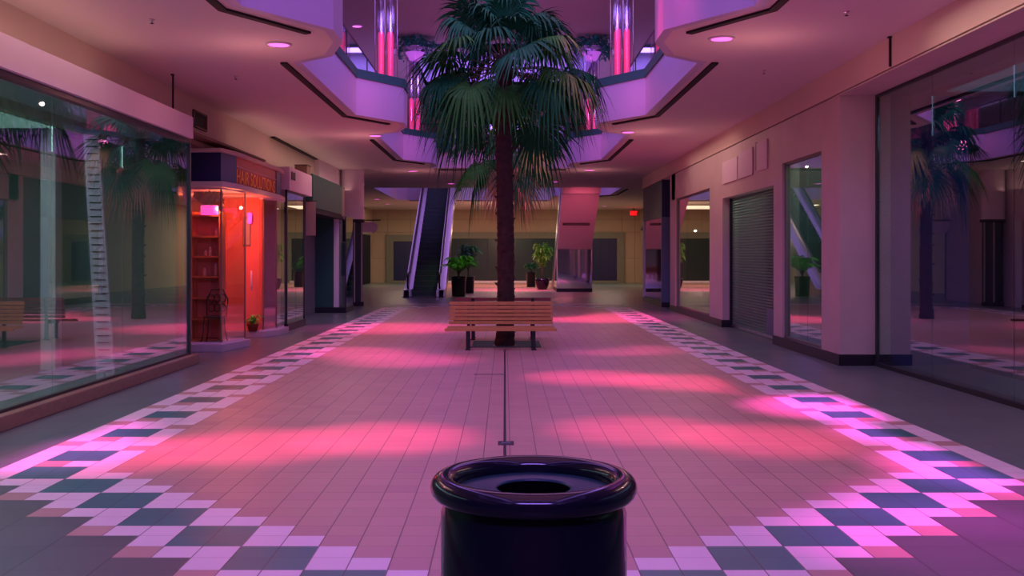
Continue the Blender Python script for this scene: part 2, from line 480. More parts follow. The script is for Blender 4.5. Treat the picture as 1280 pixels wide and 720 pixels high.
# ------------------------------------------------------------------ downlights, sprinklers
def make_down(x, y, z, label, grp):
    t = root('downlight', (x, y, z - .02), label, 'ceiling light', grp)
    MB().lathe(x, y, [(.135, z - .012), (.145, z - .02), (.175, z - .018), (.178, z)], 28).build('rim', M['white'], t)
    MB().lathe(x, y, [(0, z - .013), (.137, z - .013)], 28).build('lens', M['down'], t)
    return t
D0 = make_down(-3.04, 13.77, CH, 'nearest glowing magenta downlight in the left ceiling, beside the first balcony bay', 'round downlights in the lower ceiling')
spots = [(-3.06, 24.2, 'magenta downlight in the left ceiling just past the second balcony bay'),
         (-3.09, 34.3, 'magenta downlight at the left end of the footbridge ceiling'),
         (2.84, 13.4, 'nearest glowing magenta downlight in the right ceiling, beside the first balcony bay'),
         (2.83, 23.5, 'magenta downlight in the right ceiling just past the second balcony bay'),
         (2.80, 33.9, 'magenta downlight at the right end of the footbridge ceiling'),
         (-2.1, 40.2, 'faint downlight under the footbridge, above the foot of the rising escalator'),
         (1.9, 39.2, 'faint downlight under the footbridge, right of the palm trunk'),
         (-6.4, 45.6, 'nearest of the row of small downlights in the far left ceiling'),
         (-6.4, 51.2, 'middle one of the small downlights in the far left ceiling'),
         (-6.4, 56.0, 'farthest of the row of small downlights in the far left ceiling'),
         (5.7, 58.5, 'small downlight in the far right ceiling, left of the red exit sign'),
         (1.7, 59.8, 'small downlight in the far ceiling above the dark green glazed wall')]
for x, y, lab in spots:
    c = copy_tree(D0); c.location = (x, y, CH - .02); c['label'] = lab
for x, y, lab in ((-4.4, 30.5, 'pink downlight in the upper ceiling beside the nearer left acrylic column'),):
    c = copy_tree(D0); c.location = (x, y, UH - .02); c['label'] = lab; c['group'] = 'round downlights in the upper ceiling'
def sprinkler(x, y, label):
    t = root('ceiling_sprinkler', (x, y, CH - .055), label, 'sprinkler', 'sprinkler heads in the ceiling')
    MB().lathe(x, y, [(0, CH), (.035, CH), (.03, CH - .012), (.008, CH - .015), (.008, CH - .05), (0, CH - .05)], 12).build('stem', M['steel'], t)
    MB().lathe(x, y, [(0, CH - .05), (.022, CH - .05), (.022, CH - .055), (0, CH - .055)], 12).build('deflector', M['frame'], t)
def cpt(px, py, h=CH):
    z = (h - EYE) * F / (VY - py); return ((px - VX) * z / F, z)
for (px, py, lab) in ((190, 24, 'small sprinkler head in the left ceiling above the glass shopfront'), (295, 95, 'tiny sprinkler head in the left ceiling above the wall vent'),
                      (1058, 14, 'small sprinkler head in the right ceiling above the stone corner pier'), (955, 88, 'tiny sprinkler head in the right ceiling above the roller grille')):
    x, y = cpt(px, py); sprinkler(x, y, lab)

# ------------------------------------------------------------------ long walls
struct(MB().box(-5.75, -5.6, -8, 38.6, 3.3, CH), 'wall_left', M['wall'])
struct(MB().box(-9.5, -9.3, -8, 63, 0, CH), 'wall_left_back', M['interior'])
struct(MB().box(5.02, 5.75, -8, 37.4, 4.10, CH), 'wall_right', M['wall'])
struct(MB().box(10.3, 10.5, -8, 63, 0, CH), 'wall_right_back', M['interior'])
# ---- left: near glazed shop
trim(MB().box(-4.98, -4.70, -4, 15.75, 0, .15), M['stone'], bevel=.012)
trim(MB().box(-5.6, -4.70, -4, 15.45, 3.42, 3.74), M['pinkfascia'])
trim(MB().box(-4.86, -4.76, -4, 15.45, 3.36, 3.42).box(-4.84, -4.80, -4, 15.6, .15, .18), M['frame'])
struct(MB().box(-9.3, -5.0, 15.55, 15.7, 0, 3.45), 'wall_left_partition', M['interior'])
w = struct(MB().box(-4.84, -4.79, 15.58, 15.64, .15, 3.36), 'window_1', M['frame'])
ys = [-4, -1.2, 1.6, 4.2, 6.6, 8.8, 10.9, 12.9, 15.58]
for a, b in zip(ys[:-1], ys[1:]):
    MB().box(-4.825, -4.815, a + .006, b - .006, .16, 3.37).build('glass_pane', M['glass'], w)
struct(MB().box(-9.3, -4.9, -4, 15.55, 3.5, 3.55), 'ceiling_shop_left', M['interior'])
struct(MB().box(-8.7, -8.6, -4, 15.5, 0, 3.5), 'wall_shop_back', M['interior'])
# leaning slatted strip modelled in place of a reflection in the window
t = root('reflection_strip', (-5.35, 13.5, 0), 'tall white slatted strip standing in for a reflection in the near left shop window', 'reflection stand-in')
pst = MB()
bx, by, tx_, tz_ = -5.30, 13.6, -5.50, 3.3
pst.add([(bx - .12, by, 0), (bx + .12, by, 0), (tx_ + .10, by, tz_), (tx_ - .10, by, tz_), (bx - .12, by + .05, 0), (bx + .12, by + .05, 0), (tx_ + .10, by + .05, tz_), (tx_ - .10, by + .05, tz_)],
        [(0, 1, 2, 3), (5, 4, 7, 6), (1, 5, 6, 2), (4, 0, 3, 7), (3, 2, 6, 7), (4, 5, 1, 0)])
pst.build('panel', mat('lilac_white_panel', (.72, .50, .70), .5), t)
slt = MB()
for i in range(34):
    z = .12 + i * .093; xx = bx + (tx_ - bx) * z / tz_
    slt.box(xx - .07, xx + .08, by - .012, by, z, z + .014)
slt.box(bx - .02, bx - .005, by - .006, by, 0, .1)
slt.build('slats', M['blackm'], t)
# pale piers added in place of column reflections in the near shop glass
for i, (x, y, lab) in enumerate(((-7.2, 10.8, 'nearest pale square pillar standing in for a reflection in the left shop glass'), (-7.4, 12.9, 'middle pale square pillar standing in for a reflection in the left shop glass'), (-6.6, 14.9, 'deepest pale square pillar standing in for a reflection in the left shop glass'))):
    o = MB().box(x - .11, x + .11, y - .11, y + .11, 0, 3.5).build('reflection_pillar', M['pinkfascia'], bevel=.01)
    tag(o, lab, 'pillar', 'pale pillars standing in for reflections in the left shop')
# hanging rods
for (x, y, z0, lab) in ((-5.2, 16.05, 3.75, 'thin black rod hanging from the ceiling over the left shop fascia'), (5.25, 13.3, 4.08 - .0, 'thin black rod on the wall above the right glass shopfront')):
    if x < 0:
        t = root('hanging_rod', (x, y, z0), lab, 'rod')
        MB().box(x - .012, x + .012, y - .012, y + .012, z0 - .02, CH).build('rod', M['blackm'], t)
    else:
        t = root('hanging_rod', (5.0, y, z0), lab, 'rod')
        MB().box(4.99, 5.02, y - .012, y + .012, z0 + .03, CH).build('rod', M['blackm'], t)
    MB().box((x if x < 0 else 5.005) - .03, (x if x < 0 else 5.005) + .015, y - .03, y + .03, CH - .02, CH).build('ceiling_plate', M['blackm'], t)
# wall vent grille
t = root('wall_vent', (-5.58, 18.7, 3.98), 'dark square louvred vent on the left wall above the salon', 'air vent')
v = MB(); v.box(-5.6, -5.56, 18.35, 19.15, 3.97, 4.0); v.box(-5.6, -5.56, 18.35, 19.15, 4.25, 4.28); v.box(-5.6, -5.56, 18.35, 18.38, 3.97, 4.28); v.box(-5.6, -5.56, 19.12, 19.15, 3.97, 4.28)
v.build('frame', M['cardbrown'], t)
v = MB(); v.box(-5.6, -5.59, 18.35, 19.15, 3.97, 4.28)
for i in range(8): v.box(-5.59, -5.57, 18.38, 19.12, 4.01 + i * .032, 4.02 + i * .032)
v.build('louvres', M['blackm'], t)

# ---- left: hair salon with two glazed bays
SY0, SY1 = 17.6, 22.2
struct(MB().box(-9.3, -5.5, 16.2, 16.3, 0, 3.4), 'wall_salon_front', M['interior'])
face = [(-5.45, 17.6), (-4.88, 17.6), (-4.78, 18.25), (-4.78, 21.5), (-4.86, 22.2), (-5.5, 22.2)]
def ribbon(path, th, z0, z1): return MB().wall(path, th, z0, z1)
# fascia segments
seg = [('navy', face[0:2]), ('slate', face[1:3]), ('slate', [(-4.78, 21.5), (-4.86, 22.2)])]
sf = root('salon_fascia', (-4.9, 19.9, 2.85), 'navy and slate salon fascia with red sign board and orange letters', 'shop sign')
MB().wall(face[0:2], .06, 2.93, 3.43).build('end_panel', M['navy'], sf)
MB().wall(face[1:3], .06, 2.93, 3.43).build('corner_panel', M['slate'], sf)
MB().wall([(-4.78, 21.45), (-4.85, 22.2)], .06, 2.93, 3.43).build('corner_panel', M['slate'], sf)
sb = MB().box(-4.86, -4.80, 18.25, 21.45, 2.93, 3.43).build('sign_board', M['redsign'], sf)
sb['label'] = 'red sign board'
MB().box(-4.80, -4.785, 18.27, 21.43, 3.24, 3.255).build('pink_line', M['pinkline'], sb)
def text_mesh(txt, mat_, name, parent, origin, xdir, size_w, size_h, depth=.01):
    cu = bpy.data.curves.new(name, 'FONT'); cu.body = txt; cu.extrude = depth; cu.align_x = 'LEFT'; cu.resolution_u = 3
    tmp = bpy.data.objects.new('tmp', cu); COL.objects.link(tmp)
    dg = bpy.context.evaluated_depsgraph_get(); dg.update()
    me = bpy.data.meshes.new_from_object(tmp.evaluated_get(dg))
    bpy.data.objects.remove(tmp)
    xs = [v.co.x for v in me.vertices]; ys_ = [v.co.y for v in me.vertices]
    x0, x1, y0, y1 = min(xs), max(xs), min(ys_), max(ys_)
    o0 = wloc(parent); xd = Vector(xdir).normalized(); nd = xd.cross(Vector((0, 0, 1)))
    for v in me.vertices:
        p = Vector(origin) + xd * ((v.co.x - x0) / (x1 - x0) * size_w) + Vector((0, 0, 1)) * ((v.co.y - y0) / (y1 - y0) * size_h) + nd * v.co.z
        v.co = p - o0
    me.materials.clear(); me.materials.append(mat_)
    return link(bpy.data.objects.new(name, me), parent)
lt = text_mesh('HAIR SOLUTIONS', M['orange'], 'lettering', sb, (-4.798, 18.32, 2.96), (0, 1, 0), 3.06, .25)
lt['label'] = 'orange letters HAIR SOLUTIONS'
# beige mouldings
def offs(path, d): return [(x + d, y - (d if i < 2 else 0)) for i, (x, y) in enumerate(path)]
trim(MB().prism([(-5.5, 17.5), (-4.82, 17.5), (-4.70, 18.2), (-4.70, 21.6), (-4.78, 22.3), (-5.5, 22.3)], 2.83, 2.93), M['wall'], bevel=.015)
trim(MB().prism([(-5.6, 17.5), (-4.84, 17.5), (-4.72, 18.2), (-4.72, 21.6), (-4.80, 22.3), (-5.6, 22.3)], 3.43, 3.50), M['wall'], bevel=.015)
trim(MB().box(-5.6, -5.15, 16.3, 21.6, 3.50, 3.58).box(-5.6, -4.95, 16.3, 21.2, 3.60, 3.64), M['cardbrown'])
# plinths
P1 = [(-5.6, 17.6), (-4.84, 17.6), (-4.66, 18.75), (-5.6, 18.75)]
P2 = [(-5.75, 20.7), (-4.86, 20.7), (-4.66, 21.2), (-4.66, 22.1), (-5.6, 22.1)]
for P, nb in ((P1, 1), (P2, 2)):
    trim(MB().prism(P, 0, .13), M['plinth'], bevel=.008)
def bay(n, path):
    w = struct(MB().wall(path, .03, .13, .16).wall(path, .03, 2.80, 2.83), 'window_%d' % n, M['pinkfascia'])
    for a, b in zip(path[:-1], path[1:]):
        MB().wall([a, b], .008, .16, 2.80).build('glass_pane', M['glassbay'], w)
    for p in path[1:-1]:
        MB().box(p[0] - .012, p[0] + .012, p[1] - .012, p[1] + .012, .16, 2.80).build('mullion', M['cardbrown'], w)
bay(2, [(-5.50, 17.68), (-4.90, 17.68), (-4.74, 18.68), (-5.5, 18.70)])
bay(3, [(-4.98, 20.78), (-4.90, 20.78), (-4.74, 21.25), (-4.74, 22.0)])
sw = MB()
sw.box(-9.2, -4.86, 22.12, 22.2, .13, 2.83)
struct(sw, 'wall_salon_side', M['plinth'])
struct(MB().box(-5.75, -4.97, 20.95, 21.05, .13, 2.83).box(-7.6, -7.5, 16.3, 22.1, 0, 2.9), 'wall_salon_back', M['salonwall'])
struct(MB().box(-7.6, -5.5, 16.3, 22.1, 2.83, 2.9), 'ceiling_salon', M['pinkfascia'])
trim(MB().box(-5.52, -5.44, 17.55, 17.66, .13, 2.83), M['pinkfascia'])
# salon contents
t = root('display_shelf', (-5.42, 18.5, .13), 'orange-lit display shelf unit with open shelves in the salon bay window', 'shelf')
MB().box(-5.60, -5.58, 18.45, 18.6, .13, 2.4).box(-5.60, -5.08, 18.60, 18.62, .13, 2.45).build('back_panel', M['salonwall'], t)
for s in (-5.60, -5.09): MB().box(s - .015, s + .015, 18.28, 18.6, .13, 2.45).build('side_panel', M['shelf'], t)
for z in (.14, .50, .88, 1.26, 1.62, 1.98, 2.36): MB().box(-5.6, -5.08, 18.28, 18.6, z, z + .03).build('shelf_board', M['shelf'], t)
bot = [(-5.30, 1.652, .16, 'tall pale bottle on the upper salon shelf'), (-5.18, 2.012, .13, 'squat pale jar on the top salon shelf'), (-5.20, 1.292, .22, 'tall pink bottle on the middle salon shelf'), (-5.40, 1.292, .14, 'small bottle at the left of the middle salon shelf'), (-5.38, 1.652, .1, 'small jar at the left of the upper salon shelf')]
for (x, z, h, lab) in bot:
    o = root('bottle', (x, 18.42, z), lab, 'bottle', 'bottles and jars on the salon shelves')
    MB().lathe(x, 18.42, [(0, z), (.035, z), (.038, z + .01), (.036, z + h * .7), (.015, z + h * .85), (.015, z + h * .9)], 12).build('body', M['bottle'], o)
    MB().lathe(x, 18.42, [(.018, z + h * .88), (.018, z + h), (0, z + h)], 12).build('cap', M['white'], o)
t = root('salon_lamp', (-5.22, 18.1, 2.36), 'glowing pink drum lamp hanging in the salon bay window', 'lamp')
MB().lathe(-5.22, 18.1, [(.15, 2.38), (.15, 2.54), (.02, 2.54)], 24).build('lamp_shade', M['lampglow'], t)
MB().tube([(-5.22, 18.1, 2.54), (-5.22, 18.1, 2.82)], .008).build('cord', M['blackm'], t)
# gathered curtain with dark cloth
t = root('window_drape', (-5.0, 18.0, 2.55), 'grey gathered drape swagged across the top of the salon bay', 'curtain')
dr = MB(); vs = []; n = 20
for j in range(7):
    for i in range(n + 1):
        u = i / n; x = -5.46 + .52 * u
        z = 2.78 - j / 6 * (.10 + .14 * math.sin(PI * u)); y = 17.95 + .025 * math.sin(u * 24 + j)
        vs.append((x, y, z))
dr.add(vs, [(j * (n + 1) + i, j * (n + 1) + i + 1, (j + 1) * (n + 1) + i + 1, (j + 1) * (n + 1) + i) for j in range(6) for i in range(n)], 0, True)
dr.build('cloth', M['signtan'], t)
# wrought chair
t = root('wrought_chair', (-5.2, 17.95, .13), 'dark curly wrought metal chair in the salon bay window', 'chair')
cx, cy, b0 = -5.12, 18.05, .13
MB().lathe(cx, cy, [(0, b0 + .46), (.19, b0 + .46), (.20, b0 + .445), (.18, b0 + .43), (0, b0 + .43)], 20).build('seat', M['blackm'], t)
for sx in (-1, 1):
    for sy in (-1, 1):
        MB().tube([(cx + sx * .14, cy + sy * .13, b0 + .44), (cx + sx * .15, cy + sy * .14, b0 + .2), (cx + sx * .19, cy + sy * .17, b0)], .011).build('leg', M['blackm'], t)
bk = MB()
bk.tube([(cx - .17, cy + .15, b0 + .44), (cx - .19, cy + .18, b0 + .75), (cx - .10, cy + .19, b0 + .92), (cx + .10, cy + .19, b0 + .92), (cx + .19, cy + .18, b0 + .75), (cx + .17, cy + .15, b0 + .44)], .012)
for k in range(6):
    ax = cx - .10 + (k % 3) * .10; az = b0 + .60 + (k // 3) * .17
    bk.tube([(ax + .055 * math.cos(a), cy + .18, az + .07 * math.sin(a)) for a in [i * PI / 6 for i in range(13)]], .009, 6)
bk.build('backrest', M['blackm'], t)
# fern hanging at the salon's left jamb (dark leafy bits)
# picture and sconce in the doorway
t = root('framed_picture', (-5.5, 21.0, 1.8), 'narrow grey framed picture on the red salon doorway wall', 'picture')
MB().box(-5.36, -5.20, 20.93, 20.95, 1.85, 2.45).build('frame', M['cardbrown'], t)
MB().box(-5.345, -5.215, 20.922, 20.932, 1.88, 2.42).build('image', M['signtan'], t)
t = root('wall_sconce', (-5.36, 20.7, 2.3), 'small glowing pink sconce beside the picture in the salon doorway', 'lamp')
MB().lathe(-5.20, 20.86, [(.0, 2.30), (.045, 2.32), (.05, 2.52), (.0, 2.54)], 14).build('lamp_shade', M['lampglow'], t)
MB().box(-5.23, -5.17, 20.89, 20.95, 2.36, 2.46).build('bracket', M['blackm'], t)
t = root('door_handle', (-5.1, 20.72, 1), 'slim pale upright pull handle on the glazed salon door', 'handle')
MB().tube([(-5.13, 20.72, .95), (-5.13, 20.72, 1.35)], .015).build('bar', M['white'], t)
MB().box(-5.145, -5.115, 20.72, 20.78, 1.0, 1.02).box(-5.145, -5.115, 20.72, 20.78, 1.28, 1.30).build('bracket', M['steel'], t)

# foliage builders
def leafblob(mb, c, rad, n, size, rnd, flat=.6, mi=0):
    for _ in range(n):
        a = rnd.uniform(0, 2 * PI); e = rnd.uniform(-.4, 1.2); rr = rnd.uniform(.35, 1)
        p = Vector((c[0] + rad[0] * rr * math.cos(a) * math.cos(e), c[1] + rad[1] * rr * math.sin(a) * math.cos(e), c[2] + rad[2] * rr * math.sin(e)))
        d = Vector((math.cos(a), math.sin(a), rnd.uniform(-.9, .5))).normalized()
        s = d.cross(Vector((0, 0, 1))).normalized(); nn = s.cross(d)
        L = size * rnd.uniform(.6, 1.3); w = L * .28
        mb.add([p, p + d * L * .45 + s * w, p + d * L - nn * L * .25, p + d * L * .45 - s * w, p + d * L * .5 + nn * L * .08], [(0, 1, 4), (1, 2, 4), (2, 3, 4), (3, 0, 4)], mi)
rnd = random.Random(7)
t = root('potted_fern', (-5.02, 20.95, .13), 'small leafy green plant in a terracotta pot on the salon plinth', 'potted plant')
px_, py_ = -5.10, 20.72
MB().lathe(px_, py_, [(0, .13), (.085, .13), (.11, .25), (.12, .25), (.12, .28), (.10, .28), (.0, .265)], 20).build('pot', M['terracotta'], t)
f = MB()
for k in range(26):
    a = k * 2.4; L = rnd.uniform(.14, .28) * (.6 if math.sin(a) > .3 else 1); h = rnd.uniform(.02, .14)
    pts = [Vector((px_, py_, .27)) + Vector((math.cos(a) * L * s, math.sin(a) * L * s, h * math.sin(PI * .75 * s) * 1.6)) for s in (0, .35, .7, 1)]
    sd = Vector((-math.sin(a), math.cos(a), 0))
    w = [.012, .035, .04, .002]
    vs = []
    for p, ww in zip(pts, w): vs += [p - sd * ww, p + Vector((0, 0, -.008)), p + sd * ww]
    f.add(vs, [(i * 3 + j, i * 3 + j + 1, i * 3 + j + 4, i * 3 + j + 3) for i in range(3) for j in range(2)])
f.build('leaves', M['areca'], t)

# ---- left: third shop, dark with pale fascia
trim(MB().box(-5.6, -4.70, 22.35, 24.95, 3.10, 3.60), M['pinkfascia'])
t = root('access_panel', (-4.69, 22.8, 3.36), 'small black square opening in the pale fascia beside the salon sign', 'vent')
MB().box(-4.70, -4.68, 22.55, 22.85, 3.34, 3.50).build('panel', M['blackm'], t)
MB().box(-4.70, -4.675, 22.53, 22.55, 3.33, 3.51).box(-4.70, -4.675, 22.85, 22.87, 3.33, 3.51).build('frame', M['cardbrown'], t)
t = root('wall_box', (-5.0, 24.6, 3.6), 'small brown box standing on top of the pale fascia', 'box')
MB().box(-5.02, -4.72, 24.45, 24.9, 3.60, 3.82).build('body', M['cardbrown'], t, bevel=.01)
MB().box(-5.03, -4.71, 24.44, 24.91, 3.82, 3.835).build('lid', M['frame'], t)
trim(MB().box(-5.2, -4.74, 22.4, 24.4, 0, .16), M['base'])
struct(MB().box(-5.5, -5.35, 22.3, 24.8, .0, 3.1), 'wall_left_shop', M['interior2'])
w = struct(MB().box(-4.80, -4.76, 22.38, 22.44, .16, 3.1).box(-4.80, -4.76, 24.34, 24.40, .16, 3.1).box(-4.8, -4.76, 22.38, 24.4, 3.05, 3.1), 'window_4', M['frame'])
MB().box(-4.785, -4.775, 22.44, 23.38, .16, 3.05).build('glass_pane', M['glassr'], w)
MB().box(-4.785, -4.775, 23.40, 24.34, .16, 3.05).build('glass_pane', M['glassr'], w)
t = root('hanging_banner', (-4.6, 25.0, 2.0), 'tall narrow tan banner hanging beside the dark left shopfront', 'banner')
MB().box(-4.86, -4.62, 25.0, 25.02, 2.15, 2.98).build('cloth', M['signtan'], t)
MB().tube([(-4.88, 25.01, 2.99), (-4.60, 25.01, 2.99)], .012).build('rail', M['blackm'], t)

# ---- left: fourth shop, grey-green fascia over a recessed front
t = root('shop_fascia', (-4.8, 27.3, 2.8), 'plain grey-green shop fascia box over the recessed dark entrance', 'shop sign')
MB().box(-4.95, -4.70, 25.1, 29.6, 2.84, 3.67).build('sign_board', M['greenp'], t, bevel=.01)
MB().box(-5.5, -4.72, 25.1, 29.62, 2.72, 2.84).build('soffit', M['blackm'], t)
MB().box(-4.95, -4.71, 29.6, 30.1, 2.80, 3.67).build('end_cap', M['signtan'], t)
struct(MB().box(-9.3, -5.5, 25.0, 25.1, 0, 3.6).box(-5.6, -5.5, 25.1, 29.7, 0, 3.0), 'wall_left_recess', M['interior'])
struct(MB().box(-5.55, -4.98, 29.75, 29.9, .16, 2.80), 'wall_left_pier', M['greenp'])
trim(MB().box(-5.6, -4.60, 29.68, 31.2, 0, .16), M['base'])
t = MB().box(-4.97, -4.82, 29.72, 29.9, .16, 2.72).build('white_pilaster', M['white'], bevel=.008); tag(t, 'slim white upright panel beside the glass corner of the recessed shop', 'pilaster')
w = struct(MB().box(-4.64, -4.61, 29.75, 29.78, .16, 2.8), 'window_5', M['frame'])
MB().box(-4.82, -4.62, 29.755, 29.765, .16, 2.8).build('glass_pane', M['glass'], w)
MB().box(-4.625, -4.615, 29.78, 31.1, .16, 2.8).build('glass_pane', M['glass'], w)
t = root('window_poster', (-4.9, 30.9, 1), 'colourful blue poster standing inside the glass shop corner', 'poster')
MB().box(-4.95, -4.75, 30.9, 30.92, 1.05, 2.05).build('sheet', M['poster'], t)
MB().box(-4.97, -4.73, 30.915, 30.93, .16, 2.08).build('board', M['white'], t)
# fifth shop: round fascia
struct(MB().box(-5.6, -5.45, 30.1, 38.6, 0, 4.5), 'wall_left_far', M['pinkfascia'])
t = root('round_fascia', (-5.1, 34.0, 2.8), 'pink curved shop fascia drum reaching the ceiling at the left corner', 'shop sign')
MB().lathe(-5.05, 34.0, [(.38, 2.86), (.38, CH - .002)], 32).build('drum', M['pinkfascia'], t)
MB().lathe(-5.05, 34.0, [(0, 2.765), (.39, 2.765), (.39, 2.86), (0, 2.86)], 32).build('rim', M['blackm'], t)
t = root('glazed_column', (-4.95, 34.0, 0), 'dark mirrored column under the curved pink fascia', 'column')
MB().lathe(-5.05, 34.0, [(.33, .12), (.33, 2.76)], 10, smooth=False).build('cladding', M['darkgreen'], t)
MB().lathe(-5.05, 34.0, [(0, .0), (.36, .0), (.36, .13), (0, .13)], 10, smooth=False).build('base', M['base'], t)
for a in (-1.25, -.3): MB().box(-5.05 + .33 * math.cos(a) - .02, -5.05 + .33 * math.cos(a) + .02, 34 + .33 * math.sin(a) - .02, 34 + .33 * math.sin(a) + .02, .13, 2.76).build('mullion', M['signtan'], t)
t = MB().box(-5.42, -5.22, 32.8, 32.95, 0, 2.8).build('white_pilaster', M['white'], bevel=.008); tag(t, 'white upright panel just left of the curved pink fascia column', 'pilaster')
# oval projecting sign
t = root('oval_sign', (-5.0, 38.3, 2.7), 'pale pink oval sign projecting from the far left shop', 'shop sign')
ov = MB(); n = 28; x0, x1, zc, hh = -5.40, -4.72, 2.72, .20
pr = []
for i in range(n):
    a = 2 * PI * i / n; c = math.cos(a); s_ = math.sin(a)
    x = (x1 - hh if c > 0 else x0 + hh) + hh * c; pr.append((x, zc + hh * s_))
vs = [(p[0], 38.0, p[1]) for p in pr] + [(p[0], 38.08, p[1]) for p in pr]
ov.add(vs, [tuple(range(n)), tuple(range(n, 2 * n))[::-1]] + [(i, n + i, n + (i + 1) % n, (i + 1) % n) for i in range(n)])
ov.build('board', M['pinkfascia'], t)
MB().tube([(-5.45, 38.04, 2.98), (-4.62, 38.04, 2.98)], .02).build('bracket', M['blackm'], t)
MB().box(-5.25, -5.23, 38.03, 38.05, 2.9, 2.98).box(-4.9, -4.88, 38.03, 38.05, 2.9, 2.98).build('hanger', M['blackm'], t)
struct(MB().box(-8.3, -5.45, 38.5, 38.6, 0, CH), 'wall_left_return', M['wall'])

# far court side walls
struct(MB().box(-8.3, -8.15, 38.5, 63, 0, CH), 'wall_court_left', M['farwall'])
trim(MB().box(-8.15, -8.10, 57.2, 61.6, 0, 3.0), M['gframe'])
t = root('folding_gate', (-8.08, 59.4, 0), 'dark slatted folding gate in the far left side wall', 'gate')
MB().box(-8.10, -8.07, 57.4, 61.4, 0, 2.9).build('leaf', M['interior2'], t)
f = MB()
for i in range(14): f.box(-8.07, -8.04, 57.5 + i * .29, 57.54 + i * .29, .05, 2.9)
f.build('slats', M['blackm'], t)

# ------------------------------------------------------------------ right side
XR = 5.04
def yR(px, X=XR): return X * F / (px - VX)
yC, yW1, yG0, yG1, yB0, yE = 15.4, 18.6, 19.2, 23.7, 25.2, 31.2
# near glazed shop recessed
trim(MB().box(5.55, 5.75, -4, 15.4, 0, .06), M['frame'])
struct(MB().box(5.02, 6.2, -8, 15.6, 4.06, 4.08), 'ceiling_shop_right_soffit', M['wallclad'])
w = struct(MB().box(5.55, 5.6, 15.28, 15.34, .06, 4.06).box(5.55, 5.6, -4, 15.3, 4.02, 4.06), 'window_6', M['frame'])
ys = [-4, -1.2, 1.6, 4.2, 6.6, 8.9, 11.2, 13.35, 15.28]
for a, b in zip(ys[:-1], ys[1:]):
    MB().box(5.57, 5.58, a + .006, b - .006, .06, 4.02).build('glass_pane', M['glassr'], w)
struct(MB().box(8.6, 8.7, -4, 15.6, 0, 4.06), 'wall_shop_right_back', M['interior'])
struct(MB().box(5.62, 5.70, 9.8, 12.4, .3, 3.4), 'wall_shop_right_screen', M['interior2'])
struct(MB().box(5.74, 8.6, 15.45, 15.6, 0, 4.06), 'wall_shop_right_side', mat('navy_shop_wall', (.03, .045, .26), .7))
# stone front
wm = MB()
wm.box(XR, 5.80, yC, yC + .9, .17, 4.08)                       # corner pier
wm.box(XR, 5.30, yC + .9, 30.9, 3.33, 4.08)                     # header
wm.box(XR, 5.35, yW1, yG0, .17, 3.33)                          # pier between window and grille
wm.box(XR, 5.35, yG0, yG1, 2.98, 3.33)
wm.box(XR, 5.40, yG1, yB0, .17, 3.33)
wm.box(XR, 5.35, 30.3, yE, .17, 4.08)
struct(wm, 'wall_shopfront_right', M['wallclad'])
struct(MB().box(XR - .02, 5.82, yC - .02, yC + .9, 0, .17).box(XR - .02, 5.3, yC + .9, yG0, 0, .17).box(XR - .02, 5.4, yG1, yE, 0, .17), 'baseboard_right', M['base'])
def swin(n, y0, y1, z1, seam):
    w = struct(MB().box(5.08, 5.16, y1 - .10, y1, .17, z1).box(5.08, 5.16, y0, y0 + .03, .17, z1).box(5.08, 5.16, y0, y1, z1 - .04, z1).box(5.08, 5.16, y0, y1, .17, .20), 'window_%d' % n, M['gframe'])
    MB().box(5.115, 5.125, y0 + .03, seam - .006, .20, z1 - .04).build('glass_pane', M['glassr'], w)
    MB().box(5.115, 5.125, seam + .006, y1 - .10, .20, z1 - .04).build('glass_pane', M['glassr'], w)
swin(7, yC + .9 - .9 + .0 + .02 if False else 15.42 + .88, yW1, 3.33, 17.3)
swin(8, yB0, 30.3, 3.33, 26.6)
struct(MB().box(6.3, 6.4, 16.3, 19.0, 0, 3.6).box(6.3, 6.4, 25, 31, 0, 3.6).box(5.35, 6.3, 24.9, 25.0, 0, 3.6).box(5.35, 6.3, 19.0, 19.1, 0, 3.6), 'wall_shop_right_inner', M['interior'])
struct(MB().box(5.3, 10.3, 16.3, 31.1, 3.6, 3.65), 'ceiling_shop_right', M['interior'])
# rolling grille
t = root('security_grille', (5.2, 21.4, 0), 'closed dark mesh security grille filling the shop entrance on the right', 'grille')
gm = MB()
gx = 5.27
y = yG0 + .02
while y < yG1 - .02:
    gm.box(gx - .006, gx + .006, y, y + .014, .08, 2.98); y += .085
gm.build('vertical_links', M['grille'], t)
gm = MB(); z = .10
while z < 2.96:
    gm.box(gx - .010, gx + .010, yG0, yG1, z, z + .022); z += .06
gm.build('horizontal_bars', M['grille'], t)
MB().box(gx - .03, gx + .03, yG0, yG1, .02, .08).build('bottom_bar', M['steel'], t)
MB().box(5.20, 5.30, yG1 - .05, yG1, 0, 2.98).build('guide_rail', M['blackm'], t)
MB().box(5.20, 5.30, yG0, yG0 + .04, 0, 2.98).build('guide_rail', M['blackm'], t)
MB().box(5.19, 5.215, 19.3, 20.3, .1, .62).build('mesh_panel', M['slate'], t)
struct(MB().box(6.6, 6.7, 19.1, 24.9, 0, 3.6), 'wall_shop_right_deep', M['interior2'])
# pale sign ghost panels over the grille
for i, (a, b, z0, z1, lab) in enumerate(((19.6, 20.4, 3.33, 3.90, 'pale blank panel above the grille, nearest the window'), (20.75, 22.0, 3.30, 3.86, 'pale blank panel above the grille, in the middle'), (22.1, 23.6, 3.30, 3.80, 'pale blank panel above the grille, farthest along'))):
    o = MB().box(XR - .03, XR - .003, a, b, z0, z1).build('sign_panel', M['pinkfascia'], bevel=.004)
    tag(o, lab, 'sign panel', 'blank sign panels above the grille')
o = MB().box(XR - .02, XR + .001, 20.42, 20.50, 3.36, 3.92).build('slot_cover', M['blackm']); tag(o, 'thin black vertical slot between two blank sign panels above the grille', 'slot')
